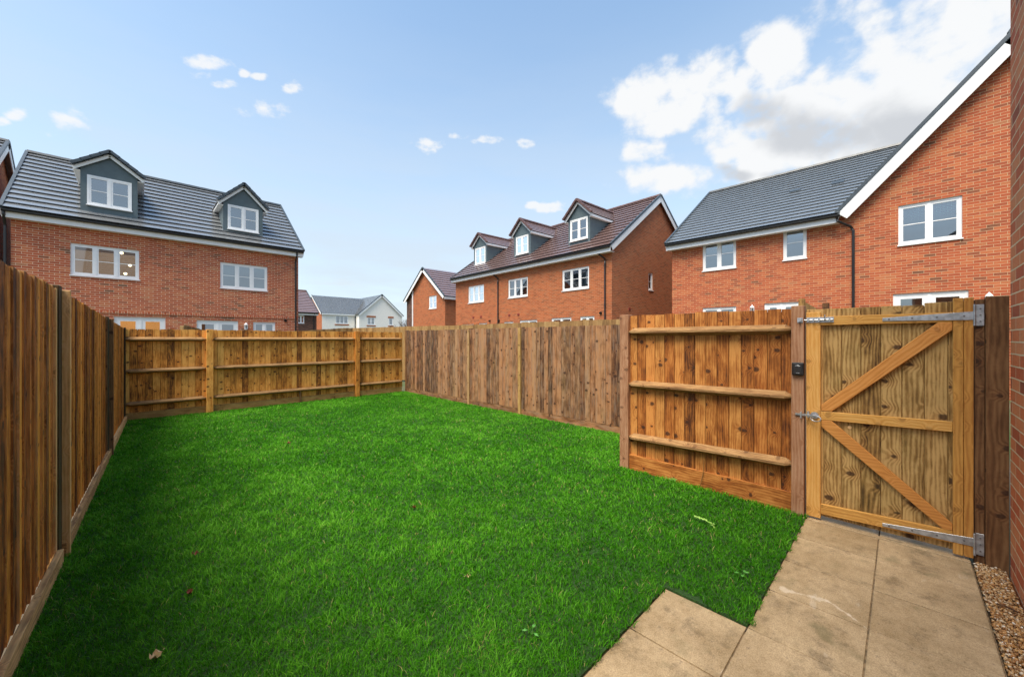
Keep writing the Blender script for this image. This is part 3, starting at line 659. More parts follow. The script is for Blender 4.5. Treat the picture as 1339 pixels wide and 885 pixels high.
# ================================================================== FENCES
def boards(mb, p0, p1, n, zb, ztop, wv=.1, ov=.022, front=True, jit=.006, t0=.018, edge_m=None, gap=0):
    """feather-edge boards from p0 to p1; n = normal toward the viewer"""
    p0 = V(p0); p1 = V(p1); L = (p1-p0).length; d = (p1-p0).normalized(); n = V(n).normalized(); k = max(1, round(L/wv)); wv = L/k
    for i in range(k):
        s = i*wv; e = min(s+wv+ov, L)
        zt = (ztop((s+wv/2)/L) if callable(ztop) else ztop)+random.uniform(-jit, jit); zb_ = zb((s+wv/2)/L) if callable(zb) else zb
        tl = random.uniform(-.0015, .0015)
        a = [(s+.001, .002), (s, t0+random.uniform(-.002, .003)), (e, .006+tl), (e, -.002)]
        if gap: r_ = random.uniform(-.003, .003); e = s+wv-gap; a = [(s, .0), (s, t0-.002+r_), (e, t0-.004+r_), (e, .0)]
        elif not front: a = [(s, -.004), (s, .006), (e, t0+random.uniform(-.002, .003)), (e-.001, .002)]
        tint = (random.random(), random.random(), random.random())
        q = [p0+d*x+n*y for x, y in a]
        vs = [V((v.x, v.y, zb_)) for v in q]+[V((v.x, v.y, zt)) for v in q]
        ins = dict(grain=Z, tint=tint)
        b0 = len(mb.v); o = (random.uniform(-40, 40), random.uniform(-40, 40))
        mb.add(vs, [(0, 3, 2, 1), (4, 5, 6, 7), (1, 2, 6, 5), (2, 3, 7, 6), (3, 0, 4, 7)], m=0, **ins)
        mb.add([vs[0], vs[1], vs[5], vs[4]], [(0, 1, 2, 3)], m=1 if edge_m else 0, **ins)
def backing(mb, p0, p1, n, zb, zt):
    p0 = V(p0); p1 = V(p1); d = (p1-p0).normalized(); n = V(n); c = n*(-.004)
    mb.beam((p0+p1)/2+c+Z*zb, (p0+p1)/2+c+Z*(zt), (p1-p0)/2, n*.0035, tint=(.1, .2, .5))
def arris(mb, p0, p1, n, z0, z1, out=.055, hh=.042, taper=.07):
    p0 = V(p0); p1 = V(p1); n = V(n); d = (p1-p0).normalized(); L = (p1-p0).length; vs = []
    rings = [(0, .35), (taper, 1.0), (L-taper, 1.0), (L, .35)]
    for s, k in rings:
        z = z0+(z1-z0)*s/L; b = p0+d*s
        vs += [b+Z*(z+hh*k), b+Z*(z-hh*k), b+n*(out*k+.012)+Z*(z-.004-hh*.2*k), b+n*(out*k+.012)+Z*(z+.010-hh*.05)]
    fs = [(0, 1, 2, 3), (15, 14, 13, 12)]
    for i in range(3):
        a = i*4; b = a+4
        fs += [(a+j, a+(j+1) % 4, b+(j+1) % 4, b+j) for j in range(4)]
    mb.add(vs, fs, grain=d, tint=(random.uniform(.3, .5), .4, .5))
def post(parent, c, d, n, w, t, zt, mat, zb=-.1, slant=.0, name='post'):
    m = MB(); c = V(c); d = V(d).normalized(); n = V(n).normalized()
    q = [c-d*w/2-n*t/2, c+d*w/2-n*t/2, c+d*w/2+n*t/2, c-d*w/2+n*t/2]
    m.hexa([V((p.x, p.y, zb)) for p in q]+[V((p.x, p.y, zt-(slant if i in (0, 1) else 0))) for i, p in enumerate(q)], grain=Z)
    return m.build(name, M[mat], parent, bevel=.003)

# --- left fence
def XLf(y): return -.396+(y-4)*.0387
LA, LBp = V((XLf(.9), .9, 0)), V((XLf(9.98), 9.98, 0))
dL = (LBp-LA).normalized(); nL = V((dL.y, -dL.x, 0))
zL = lambda y: 1.865-.16*max(0, (y-4))/6.0
oL = thing('garden_fence', LA, 'dark orange-brown feather-edge fence running down the left side of the lawn', 'fence')
ys = [1.0, 4.0, 7.05, 9.93]
for i in range(3):
    a, b = ys[i], ys[i+1]; m = MB(); A = V((XLf(a), a, 0)); B = V((XLf(b), b, 0))
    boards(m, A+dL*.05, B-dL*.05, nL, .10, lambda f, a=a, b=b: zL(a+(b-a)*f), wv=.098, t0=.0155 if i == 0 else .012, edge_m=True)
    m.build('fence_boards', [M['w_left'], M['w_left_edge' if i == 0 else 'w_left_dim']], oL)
    g = MB(); g.beam(A+dL*.05+nL*.035+Z*.055, B-dL*.05+nL*.035+Z*.055, nL*.016, Z*.055); g.build('gravel_board', M['w_left_edge'], oL, bevel=.002)
    r = MB()
    for z in (.35, .95, 1.5): r.beam(A-nL*.035+Z*z, B-nL*.035+Z*z, nL*.03, Z*.04)
    r.build('rail', M['w_left'], oL)
for i, y in enumerate(ys):
    c = V((XLf(y), y, 0))
    post(oL, c-nL*.02, dL, nL, .10, .10, zL(y)+.012, 'w_blackpost')
    if 0 < i < 3:
        for s_ in (-1, 1): post(oL, c+dL*s_*.068+nL*(.0 if s_ < 0 else .03), dL, nL, .028, .045 if s_ < 0 else .075, zL(y)-.012, 'w_left_edge' if i == 1 else 'w_postdark', zb=0, name='cover_strip')

# --- back fence
YB = 9.93; xb0, xb1 = XLf(9.93)+.03, 5.42
oB = thing('garden_fence', V((xb0, YB, 0)), 'golden brown fence across the back of the lawn, rails and square posts facing the camera', 'fence')
px_ = [xb0-.02, 1.07, 4.09, xb1]; zB = 1.695
nB = V((0, -1, 0)); dB = V((1, 0, 0))
for i in range(3):
    a, b = px_[i]+(.06 if i else 0), px_[i+1]-.05
    m = MB(); boards(m, V((a-.03, YB+.02, 0)), V((b+.03, YB+.02, 0)), nB, .14, zB, wv=.105, t0=.016, gap=.005); backing(m, V((a-.03, YB+.02, 0)), V((b+.03, YB+.02, 0)), nB, .15, zB-.02); m.build('fence_boards', [M['w_back'], M['w_back']], oB)
    g = MB(); g.beam(V((a, YB-.0, .07)), V((b, YB-.0, .07)), nB*.014, Z*.082); g.build('gravel_board', M['w_post'], oB, bevel=.002)
    for z in (1.505, .915, .315): r = MB(); arris(r, V((a, YB-.005, 0)), V((b, YB-.005, 0)), nB, z, z); r.build('rail', M['w_rail'], oB)
for i, x in enumerate(px_):
    if i in (1, 2): post(oB, V((x, YB-.03, 0)), dB, nB, .11, .10, zB+.01, 'w_back')
post(oB, V((2.75, YB-.02, 0)), dB, nB, .035, .05, .31, 'w_postdark', name='stake')

# --- right fence
XR = 5.45; oR = thing('garden_fence', V((XR, 9.9, 0)), 'weathered grey-brown close-boarded fence along the right side of the lawn', 'fence')
nR = V((-1, 0, 0)); yr = [9.86, 6.93, 5.30, 2.32]
for i in range(3):
    A = V((XR, yr[i]-.02, 0)); B = V((XR, yr[i+1]+.02, 0)); m = MB()
    boards(m, A, B, nR, .13, lambda f: 1.735, wv=.102, t0=.020, gap=.006); backing(m, A, B, nR, .14, 1.70); m.build('fence_boards', [M['w_right'], M['w_right']], oR)
    g = MB(); g.beam(A+nR*.0+Z*.06, B+nR*.0+Z*.06, nR*.014, Z*.075); g.build('gravel_board', M['w_right'], oR, bevel=.002)
for i, y in enumerate(yr): post(oR, V((XR+.045, y, 0)), V((0, 1, 0)), nR, .09, .07, 1.75, 'w_postdark')
post(oR, V((XR-.012, 9.80, 0)), V((0, 1, 0)), nR, .06, .03, 1.73, 'w_postdark', name='cover_strip')
post(oR, V((XR-.03, 6.93, 0)), V((0, 1, 0)), nR, .05, .04, 1.72, 'w_rail', zb=0, name='cover_strip')
post(oR, V((XR-.03, 5.30, 0)), V((0, 1, 0)), nR, .07, .04, 1.73, 'w_post', zb=0, name='cover_strip')
m = MB(); boards(m, V((4.16, 2.33, 0)), V((XR-.02, 2.33, 0)), V((0, 1, 0)), 0, 1.735); m.build('fence_boards', [M['w_right'], M['w_right']], oR)

# --- near fence panel, plane X=4.1
XG = 4.10; frN = Fr((XG, 0, 0), (0, 1, 0), (1, 0, 0)); nN = V((-1, 0, 0))
yA = frN.hit(818, 500)[0]; yB1 = frN.hit(1044.5, 500)[0]; print('near', yA, yB1)
oN = thing('garden_fence', V((XG, yB1, 0)), 'short orange-brown fence bay left of the gate with three rails facing the camera', 'fence')
post(oN, V((XG+.01, yA, 0)), V((0, 1, 0)), nN, .11, .10, 1.795, 'w_postred')
post(oN, V((XG-.01, yB1, 0)), V((0, 1, 0)), nN, .088, .10, 1.80, 'w_postred')
a, b = yB1+.045, yA-.05
m = MB(); boards(m, V((XG+.03, a-.02, 0)), V((XG+.03, b+.02, 0)), nN, .17, lambda f: 1.785, wv=.108, t0=.018, gap=.0045); backing(m, V((XG+.03, a-.02, 0)), V((XG+.03, b+.02, 0)), nN, .18, 1.76); m.build('fence_boards', [M['w_near'], M['w_near']], oN)
g = MB(); g.beam(V((XG+.0, a, .085)), V((XG+.0, b, .085)), V((.014, 0, 0)), Z*.09); g.build('gravel_board', M['w_near'], oN, bevel=.002)
for pl, pr in ((434, 430.5), (502.5, 519), (571.5, 607)):
    zl = frN.hit(824, pl, -.03)[1]; zr_ = frN.hit(1034, pr, -.03)[1]; print('rail', zl, zr_)
    r = MB(); arris(r, V((XG+.012, a, 0)), V((XG+.012, b, 0)), nN, zr_, zl, out=.056, hh=.044, taper=.05); r.build('rail', M['w_rail'], oN)
s_ = MB(); s_.tube([frN.P(frN.hit(922, 600)[0], -.035, .30), frN.P(frN.hit(921, 600)[0], -.03, .17), frN.P(frN.hit(917, 600)[0], -.05, .01)], .004, 5)
tag(s_.build('twig', M['w_post'], origin=frN.P(frN.hit(922, 600)[0], -.035, 0)), 'thin dry twig leaning on the gravel board of the short fence bay', 'twig')

# ================================================================== GATE
FG = XG-.03                                    # front face of gate boards
oG = thing('garden_gate', V((XG, .1, 0)), 'ledged and braced wooden gate with galvanised strap hinges and ring latch', 'gate')
def gy(px, py=500, w=0.0): return frN.hit(px, py, w)[0]
def gz(px, py, w=0.0): return frN.hit(px, py, w)[1]
yl, yr_ = gy(1055), gy(1272.5)                 # left > right in Y
print('gate', yl, yr_)
gb = MB(); n = 8; yy0 = yr_+.0; wv = (yl-yr_)/n
for i in range(n):
    y0 = yr_+i*wv+.0012; y1 = yr_+(i+1)*wv-.0012; zt = 1.765+random.uniform(-.003, .003)+.012*(i < 2)
    gb.box((FG+.03+random.uniform(-.001, .002), y0, .035), (FG+.048, y1, zt))
gb.box((FG+.0485, yr_+.01, .04), (FG+.053, yl-.01, 1.755)); gb.build('gate_boards', M['w_gate'], oG, bevel=.003)  # first box: thin added sheet that stops light showing between boards
w_ = FG-XG
fr_ = MB(); T = .03
s1 = gy(1073.7); fr_.box((FG-.002, s1, .02), (FG+.028, yl, 1.74)); fr_.build('stile', M['w_frame'], oG, bevel=.003)
s2 = gy(1245.5); sm_ = gy(1259.5)
fr_ = MB(); fr_.box((FG-.002, sm_+.001, .02), (FG+.028, s2, 1.80)); fr_.box((FG-.001, yr_, .02), (FG+.028, sm_-.001, 1.80)); fr_.build('stile', M['w_frame'], oG, bevel=.003)
def grail(yt0, yb0, yt1, yb1, mat='w_frame', nm='gate_rail'):
    m = MB(); A = [(s1-.001, gz(1073.7, yt0)), (s1-.001, gz(1073.7, yb0)), (s2+.001, gz(1245.5, yb1)), (s2+.001, gz(1245.5, yt1))]
    zt = (A[0][1]+A[3][1])/2; zb = (A[1][1]+A[2][1])/2; print('grail', [round(x[1], 3) for x in A])
    m.prism([V((FG, y, z)) for y, z in A], V((.026, 0, 0)), grain=V((0, 1, 0))); m.build(nm, M[mat], oG, bevel=.003)
grail(414, 425.5, 408.5, 421.5); grail(537, 548, 550.5, 564); grail(657, 670, 692, 708)
def brace(pts, o):
    m = MB(); q = [V((FG-.0015, gy(px, py), gz(px, py))) for px, py in pts]; m.prism(q, V((.026, 0, 0)), grain=(q[1]-q[0]).normalized()); m.build('brace', M['w_brace'], oG, bevel=.003)
brace([(1074.5, 528.5), (1226, 421.8), (1245, 421.5), (1245, 431.5), (1088, 537.5), (1074.5, 536.5)], 0)
brace([(1074.5, 548.5), (1088, 549.5), (1245, 683), (1245, 691.5), (1232, 689), (1074.5, 557)], 0)
# hinge side post and board
oP = thing('gate_post', V((XG, -.4, 0)), 'dark brown hinge post and cover board between the gate and the brick corner', 'post')
pa, pb, pc = gy(1274), gy(1287.5), gy(1320)
print('post', pa, pb, pc)
m = MB(); m.box((XG-.025, pb+.001, -.1), (XG+.07, pa, 1.785)); m.build('post', M['w_postdark'], oP, bevel=.003)
m = MB(); m.box((XG-.035, pc+.004, -.1), (XG+.05, pb-.001, 1.80)); m.build('cover_board', M['w_postdark'], oP, bevel=.003)
def hinge(tip, root_t, root_b, pt, pb_, bolts):
    m = MB(); x = FG-.006
    q = [(gy(tip[0]), gz(tip[0], tip[1])), (gy(tip[0]), gz(tip[0], tip[1]+4)), (gy(1273), gz(1273, root_b)), (gy(1273), gz(1273, root_t))]
    m.prism([V((x, y, z)) for y, z in q], V((.0035, 0, 0)))
    k = gy(1273.5); m.tube([V((x-.001, k, gz(1273, pt))), V((x-.001, k, gz(1273, pb_)))], .007, 8)
    m.box((x-.0, gy(1286), gz(1280, pb_)), (x+.0035, gy(1275), gz(1280, pt)))
    ho = m.build('strap_hinge', M['galv'], oG, bevel=.001)
    for f in (.08, .35, .62, .9):
        m = MB()
        y = q[0][0]+(q[3][0]-q[0][0])*f; z = (q[0][1]+q[1][1])/2+((q[2][1]+q[3][1])/2-(q[0][1]+q[1][1])/2)*f
        m.tube([V((x-.004, y, z)), V((x, y, z))], .006, 8); m.build('screw_head', M['postscrew'], ho)
    for f in (.2, .5, .8): m = MB(); m.tube([V((x-.004, gy(1281), gz(1280, pt+(pb_-pt)*f))), V((x, gy(1281), gz(1280, pt+(pb_-pt)*f)))], .005, 8); m.build('screw_head', M['postscrew'], ho)
M['postscrew'] = plain('screw_steel', (.2, .2, .21), .5, metal=.6)
hinge((1154, 416), 407.5, 418.5, 398.5, 426, 4); hinge((1154, 681.5), 701, 712, 695, 723, 4)
# top bolt
x = FG-.004; zc = gz(1068, 418.5)
m = MB(); m.box((x-.002, gy(1091), zc-.022), (x+.002, gy(1055.5), zc+.022)); bo = m.build('tower_bolt', M['zinc'], oG)
m = MB(); m.tube([V((x-.012, gy(1046), zc)), V((x-.012, gy(1090), zc))], .0065, 8); m.tube([V((x-.012, gy(1080), zc)), V((x-.04, gy(1080), zc+.002)), V((x-.045, gy(1080), zc+.03)), V((x-.03, gy(1080), zc+.035))], .004, 6); m.build('bolt_bar', M['zinc'], bo)
m = MB()
for px in (1057, 1064, 1071, 1085): m.box((x-.021, gy(px+2), zc-.014), (x-.002, gy(px), zc+.014))
m.build('bolt_staple', M['zinc'], bo)
m = MB(); m.box((XG-.066, gy(1051.5), zc-.02), (XG-.06, gy(1044.5), zc+.02)); m.box((XG-.085, gy(1050), zc-.012), (XG-.066, gy(1046.5), zc+.012)); m.build('bolt_keep', M['zinc'], oG)
# ring latch
zc = gz(1062, 541.5); yc = gy(1066)
m = MB(); m.tube([V((x-.001, yc, zc)), V((x-.006, yc, zc))], .028, 18); m.tube([V((x-.006, yc, zc)), V((x-.03, yc, zc))], .009, 10); lo = m.build('ring_latch', M['zinc'], oG)
m = MB(); m.tube([V((x-.03-.012*(1-math.cos(a)), yc-.012+.036*math.cos(a), zc-.020+.024*math.sin(a))) for a in [i*math.pi/9 for i in range(18)]], .0045, 7, closed=True); m.build('ring', M['zinc'], lo)
m = MB(); m.box((XG-.072, gy(1062), zc-.008), (XG-.064, gy(1042), zc+.007)); m.build('latch_bar', M['zinc'], lo)
m = MB(); m.box((x-.03, gy(1059.5), zc-.02), (x-.001, gy(1057), zc+.03)); m.build('latch_guide', M['zinc'], lo)
m = MB(); m.box((XG-.085, gy(1050.5), zc-.03), (XG-.06, gy(1048.5), zc+.022)); m.build('latch_catch', M['zinc'], oG)
# little round label on boards
m = MB(); m.tube([V((FG+.026, gy(1111), gz(1111, 558.5))), V((FG+.0305, gy(1111), gz(1111, 558.5)))], .013, 14); m.build('tag_disc', M['w_left_edge'], oG)
# black box on post
u0, z1 = frN.hit(1036, 473.5, -.06); u1, z0 = frN.hit(1052, 491, -.06)
oK = thing('gate_lock_box', V((XG-.06, (u0+u1)/2, z0)), 'small square black keypad box screwed to the post left of the gate', 'lock box')
m = MB(); m.box((XG-.088, min(u0, u1), z0), (XG-.061, max(u0, u1), z1)); m.build('case', M['black'], oK, bevel=.006)
m = MB(); m.box((XG-.091, min(u0, u1)+.012, z0+.014), (XG-.087, max(u0, u1)-.012, z1-.012)); m.build('faceplate', plain('faceplate_black', (.03, .031, .034), .25), oK, bevel=.004)
m = MB(); ym = (u0+u1)/2
m.box((XG-.0925, ym-.012, z0+.018), (XG-.091, ym+.012, z0+.024), m=0)
m.tube([V((XG-.092, ym+.02*math.cos(a), z1-.035+.010*math.sin(a))) for a in [math.radians(20+i*14) for i in range(11)]], .0012, 5); m.build('marking', M['galv'], oK)

# ================================================================== NEIGHBOUR FENCES
oF = thing('neighbour_fence', V((7, 4, 0)), 'taller neighbouring fence whose board tops show above the right and back fences', 'fence')
m = MB(); boards(m, V((7.0, 17.4, 0)), V((7.0, 10.5, 0)), nR, 0, lambda f: 1.985-.05*f, wv=.11); boards(m, V((7.0, 10.5, 0)), V((7.0, 4.9, 0)), nR, 0, lambda f: 1.925-.01*f, wv=.11)
m.build('fence_boards', [M['w_far'], M['w_far']], oF)
m = MB(); boards(m, V((7.0, 4.85, 0)), V((7.0, 1.2, 0)), nR, 0, lambda f: 1.92-.03*f, wv=.11); m.build('fence_boards', [M['w_far'], M['w_far']], oF)
m = MB(); boards(m, V((3.2, 17.4, 0)), V((7.0, 17.4, 0)), nB, 0, lambda f: 1.70+.29*min(1, f*1.1), wv=.11); m.build('fence_boards', [M['w_far'], M['w_far']], oF)
for y in (4.9, 7.6, 10.5, 13.4, 16.4): post(oF, V((7.06, y, 0)), V((0, 1, 0)), nR, .09, .09, 1.93, 'w_far')
# bit of divider by house A and behind the near panel
q0 = CAM+ray(240, 424)*11.5; q1 = CAM+ray(267, 431)*13.0
oF2 = thing('divider_fence', V((q0.x, q0.y, 0)), 'stub of pale fence boards poking up over the back fence below the left house', 'fence')
m = MB(); A = V((q0.x, q0.y, 0)); B = V((q1.x, q1.y, 0)); d_ = (B-A).normalized(); boards(m, A, B, V((d_.y, -d_.x, 0)), 0, lambda f: 1.93-.13*f, wv=.12); m.build('fence_boards', [M['w_far'], M['w_far']], oF2)
post(oF2, A-d_*.08, d_, V((d_.y, -d_.x, 0)), .09, .09, 1.9, 'w_far')
q0 = CAM+ray(1050, 391)*9.2; q1 = CAM+ray(1084, 397)*10.0
oF3 = thing('divider_fence', V((q0.x, q0.y, 0)), 'end of a mossy garden fence showing above the gate top, in front of the downpipe', 'fence')
A = V((q0.x, q0.y, 0)); B = V((q1.x, q1.y, 0)); d_ = (B-A).normalized(); m = MB(); boards(m, A, B, V((-d_.y, d_.x, 0))*(1), 0, lambda f: 2.43-.17*min(1, f*2), wv=.12); m.build('fence_boards', [M['w_far'], M['w_far']], oF3)
post(oF3, A-d_*.06, d_, V((-d_.y, d_.x, 0)), .12, .10, 2.47, 'w_post'); post(oF3, CAM+ray(1080, 397)*9.5-Z*0, d_, V((-d_.y, d_.x, 0)), .09, .12, 2.40, 'w_postdark')
for o_ in oF3.children:
    pass

# ================================================================== GROUND
def sheet(name, poly, z, mat, kind='structure', thick=0):
    m = MB(); P_ = [V((x, y, z)) for x, y in poly]
    if thick: m.prism([p-Z*thick for p in P_], Z*thick, off=False, grain=V((0, 1, 0)))
    else: m.add(P_, [tuple(range(len(P_)))], off=False, grain=V((0, 1, 0)))
    o = m.build(name, mat, origin=(0, 0, 0)); o['kind'] = kind; return o
mg, t = newmat('rough_ground'); co = t.a('ShaderNodeTexCoord').outputs['Object']
n1 = t.noise(co, .08, 6, .6); n2 = t.noise(co, 6.0, 4)
finish(t, t.mix(t.sm(n1, .45, .6), (.10, .085, .06), t.mix(n2, (.03, .07, .015), (.05, .10, .02))), .95, bump=n2, bs=.4)
sheet('ground', [(-250, -250), (400, -250), (400, 400), (-250, 400)], -.06, mg)
yl0 = 1.005; yk = .568; xk = 2.297
lawn_poly = [(XLf(1)+.02, yl0), (xk, yl0), (xk, yk), (4.02, yk), (4.07, 2.3), (5.44, 2.3), (5.42, 9.93), (XLf(9.9)+.02, 9.93)]
ml, t = newmat('lawn_turf'); co = t.a('ShaderNodeTexCoord').outputs['Object']
n1 = t.noise(co, 40.0, 5, .7); n2 = t.noise(co, 1.6, 3)
c = t.mix(t.sm(n1, .3, .7), (.012, .035, .006), (.03, .10, .012)); c = t.mix(t.sm(n2, .62, .8, 0, .3), c, (.06, .05, .025))
finish(t, c, .95, bump=n1, bs=1.0, bd=.02)
sheet('lawn', lawn_poly, .012, ml, thick=.06)
# soil lip along the cut edge of the turf
sheet('soil_edge', [(-.6, .97), (2.262, .97), (2.262, .533), (4.06, .533), (4.06, .60), (2.33, .60), (2.33, 1.03), (-.6, 1.03)], -.002, M['soil'], thick=.04)

# patio slabs
mp, t = newmat('patio_slab'); co = t.a('ShaderNodeTexCoord').outputs['Object']
tint = t.a('ShaderNodeSeparateColor', {0: t.a('ShaderNodeAttribute', attribute_name='tint').outputs['Color']})
n1 = t.noise(co, 2.3, 6, .65); n2 = t.noise(co, 16.0, 6, .75); n3 = t.noise(co, 150.0, 3, .7)
f = t.m('ADD', t.m('MULTIPLY', t.sm(n1, .3, .72), .55), t.m('MULTIPLY', t.sm(n2, .3, .7), .45)); f = t.m('ADD', f, t.m('MULTIPLY_ADD', tint.outputs[0], .22, -.11))
c = t.mix(f, (.29, .20, .095), (.62, .465, .275))
c = t.mix(t.sm(n2, .56, .74, 0, .75), c, (.085, .056, .028)); n5 = t.noise(t.vmul(co, (1, 1, 1)), 5.5, 7, .7); c = t.mix(t.sm(n5, .5, .68, 0, .55), c, (.12, .085, .042))
c = t.mix(t.sm(n3, .35, .68, 0, .7), c, t.vmul(c, (.5, .47, .42))); n6 = t.noise(co, 320.0, 2, .6); c = t.mix(t.sm(n6, .6, .75, 0, .5), c, (.75, .62, .45))
st = t.noise(t.vmul(co, (3.0, 9.0, 1)), 1.0, 5, .6)
c = t.mix(t.sm(st, .66, .70, 0, .30), c, (.55, .48, .38))
edge = t.noise(co, 5.0, 5); c = t.mix(t.sm(edge, .55, .72, 0, .5), c, (.12, .11, .045))
cs = t.a('ShaderNodeSeparateXYZ', {0: co})
def seg(x0, y0, x1, y1, w0, seed):          # irregular lime bloom along a line on the slabs
    L2 = (x1-x0)**2+(y1-y0)**2; px = t.m('SUBTRACT', cs.outputs[0], x0); py = t.m('SUBTRACT', cs.outputs[1], y0)
    h_ = t.m('DIVIDE', t.m('ADD', t.m('MULTIPLY', px, x1-x0), t.m('MULTIPLY', py, y1-y0)), L2, clamp=True)
    dx_ = t.m('SUBTRACT', px, t.m('MULTIPLY', h_, x1-x0)); dy_ = t.m('SUBTRACT', py, t.m('MULTIPLY', h_, y1-y0))
    d_ = t.m('SQRT', t.m('ADD', t.m('MULTIPLY', dx_, dx_), t.m('MULTIPLY', dy_, dy_)))
    return t.sm(t.m('ADD', t.m('DIVIDE', d_, w0), t.m('MULTIPLY_ADD', t.noise(co, 11.0+seed, 6, .7), 4.6, -2.0)), .6, 1.0, .5, 0)
for q_ in ((2.80, .50, 2.86, .30, .030, 0), (2.86, .30, 2.80, .20, .016, 2), (2.80, .20, 2.74, .13, .012, 4)):
    c = t.mix(seg(*q_), c, (.68, .58, .44))
finish(t, c, t.m('MULTIPLY_ADD', n1, .3, .55), bump=t.m('ADD', t.m('MULTIPLY', n3, .5), n2), bs=.35, bd=.004)
slab = MB(); gp = .0036; top = .0
def sl(x0, y0, x1, y1): slab.box((x0+gp, y0+gp, -.05), (x1-gp, y1-gp, top+random.uniform(-.001, .0012)), grain=V((0, 1, 0)))
colY = [(.119, yk), (-.333, .119)]; sz = .4435
xs_up = [xk+i*.4435 for i in range(0, 4)]+[4.03]
xs_dn = [xk-i*sz for i in range(0, 14)]
for (y0, y1) in colY:
    for i in range(len(xs_up)-1):
        sl(xs_up[i], y0, xs_up[i+1], y1)
    for i in range(len(xs_dn)-1): sl(xs_dn[i+1], y0, xs_dn[i], y1)
for i in range(len(xs_dn)-1): sl(xs_dn[i+1], yk, xs_dn[i], yl0)
sl(4.08, -.333, 5.3, .119); sl(4.08, .119, 5.3, yk); po = slab.build('patio', mp, bevel=.0015); po['kind'] = 'structure'
sheet('patio_joints', [(-4, -.336), (4.03, -.336), (4.03, .566), (xk, .566), (xk, 1.003), (-4, 1.003)], -.006, plain('joint_sand', (.20, .14, .075), .95, var=.4, ns=30))
# thin pale edging strip by the gate and the ground under the gate
m = MB(); m.box((4.034, -.333, -.05), (4.075, yk-.01, .004), grain=V((0, 1, 0))); tag(m.build('edging_strip', mp, origin=(4.05, .1, 0), bevel=.004), kind='structure')
# light mineral stain on the slab
def stain(pts, z=.0026):
    m = MB(); q = []
    for px, py in pts: r = ray(px, py); k = (z-H)/r.z; q.append(CAM+r*k)
    m.add(q, [tuple(range(len(q)))], off=False, grain=V((0, 1, 0))); return m

# gravel bed + pebbles
sheet('gravel_bed', [(-4, YW+.003), (4.06, YW+.003), (4.06, -.336), (-4, -.336)], -.03, M['soil'])
def fast_mesh(name, verts, faces, tints, mat, per):     # faces: (n,k) int array; tints per vertex (n,3)
    me = bpy.data.meshes.new(name); nv = len(verts); nf, k = faces.shape
    me.vertices.add(nv); me.vertices.foreach_set('co', verts.astype('f').ravel())
    me.loops.add(nf*k); me.loops.foreach_set('vertex_index', faces.astype('i').ravel())
    me.polygons.add(nf); me.polygons.foreach_set('loop_start', np.arange(0, nf*k, k, dtype='i')); 
    me.update(calc_edges=True)
    a = me.attributes.new('tint', 'FLOAT_COLOR', 'POINT'); a.data.foreach_set('color', np.hstack([tints, np.ones((nv, 1))]).astype('f').ravel())
    me.materials.append(mat); o = bpy.data.objects.new(name, me); COL.objects.link(o); return o
mpb, t = newmat('gravel_stone'); tn = t.a('ShaderNodeSeparateColor', {0: t.a('ShaderNodeAttribute', attribute_name='tint').outputs['Color']})
cr = t.a('ShaderNodeValToRGB', {0: tn.outputs[0]}); e = cr.color_ramp.elements; e[0].color = (.16, .07, .02, 1); e[1].color = (.85, .76, .62, 1)
for p_, c_ in ((.25, (.42, .19, .05)), (.5, (.62, .34, .11)), (.72, (.45, .30, .16)), (.86, (.70, .50, .26))): k_ = e.new(p_); k_.color = (*c_, 1)
co = t.a('ShaderNodeTexCoord').outputs['Object']; finish(t, t.mix(t.m('MULTIPLY', t.noise(co, 200.0), .4), cr.outputs[0], (.12, .07, .04)), .5)
b = bmesh.new(); bmesh.ops.create_icosphere(b, subdivisions=1, radius=1.0); iv = np.array([v.co[:] for v in b.verts]); ifc = np.array([[v.index for v in f.verts] for f in b.faces]); b.free()
N = 11000; xs = rng.uniform(.9, 4.06, N); ysg = rng.uniform(YW+.012, -.345, N); zs = rng.uniform(-.022, .006, N)
sp = (xs > 3.95) & (rng.random(N) < .5); zs[sp] -= .0
# some stones in the strip by the post as well
sc = rng.uniform(.004, .0095, (N, 1))*rng.uniform(.6, 1.15, (N, 3)); ang = rng.uniform(0, 6.28, N); tl = rng.uniform(-.6, .6, N)
v = iv[None]*(1+rng.uniform(-.18, .18, (N, len(iv), 1)))*sc[:, None, :]
ca, sa = np.cos(ang)[:, None], np.sin(ang)[:, None]; ct, st_ = np.cos(tl)[:, None], np.sin(tl)[:, None]
vy = v[..., 1]*ct-v[..., 2]*st_; vz = v[..., 1]*st_+v[..., 2]*ct
vv = np.stack([v[..., 0]*ca-vy*sa+xs[:, None], v[..., 0]*sa+vy*ca+ysg[:, None], vz+zs[:, None]], -1).reshape(-1, 3)
ff = (ifc[None]+(np.arange(N)*len(iv))[:, None, None]).reshape(-1, 3)
tt = np.repeat(rng.random((N, 3)), len(iv), 0)
tag(fast_mesh('gravel', vv, ff, tt, mpb, 1), kind='stuff')

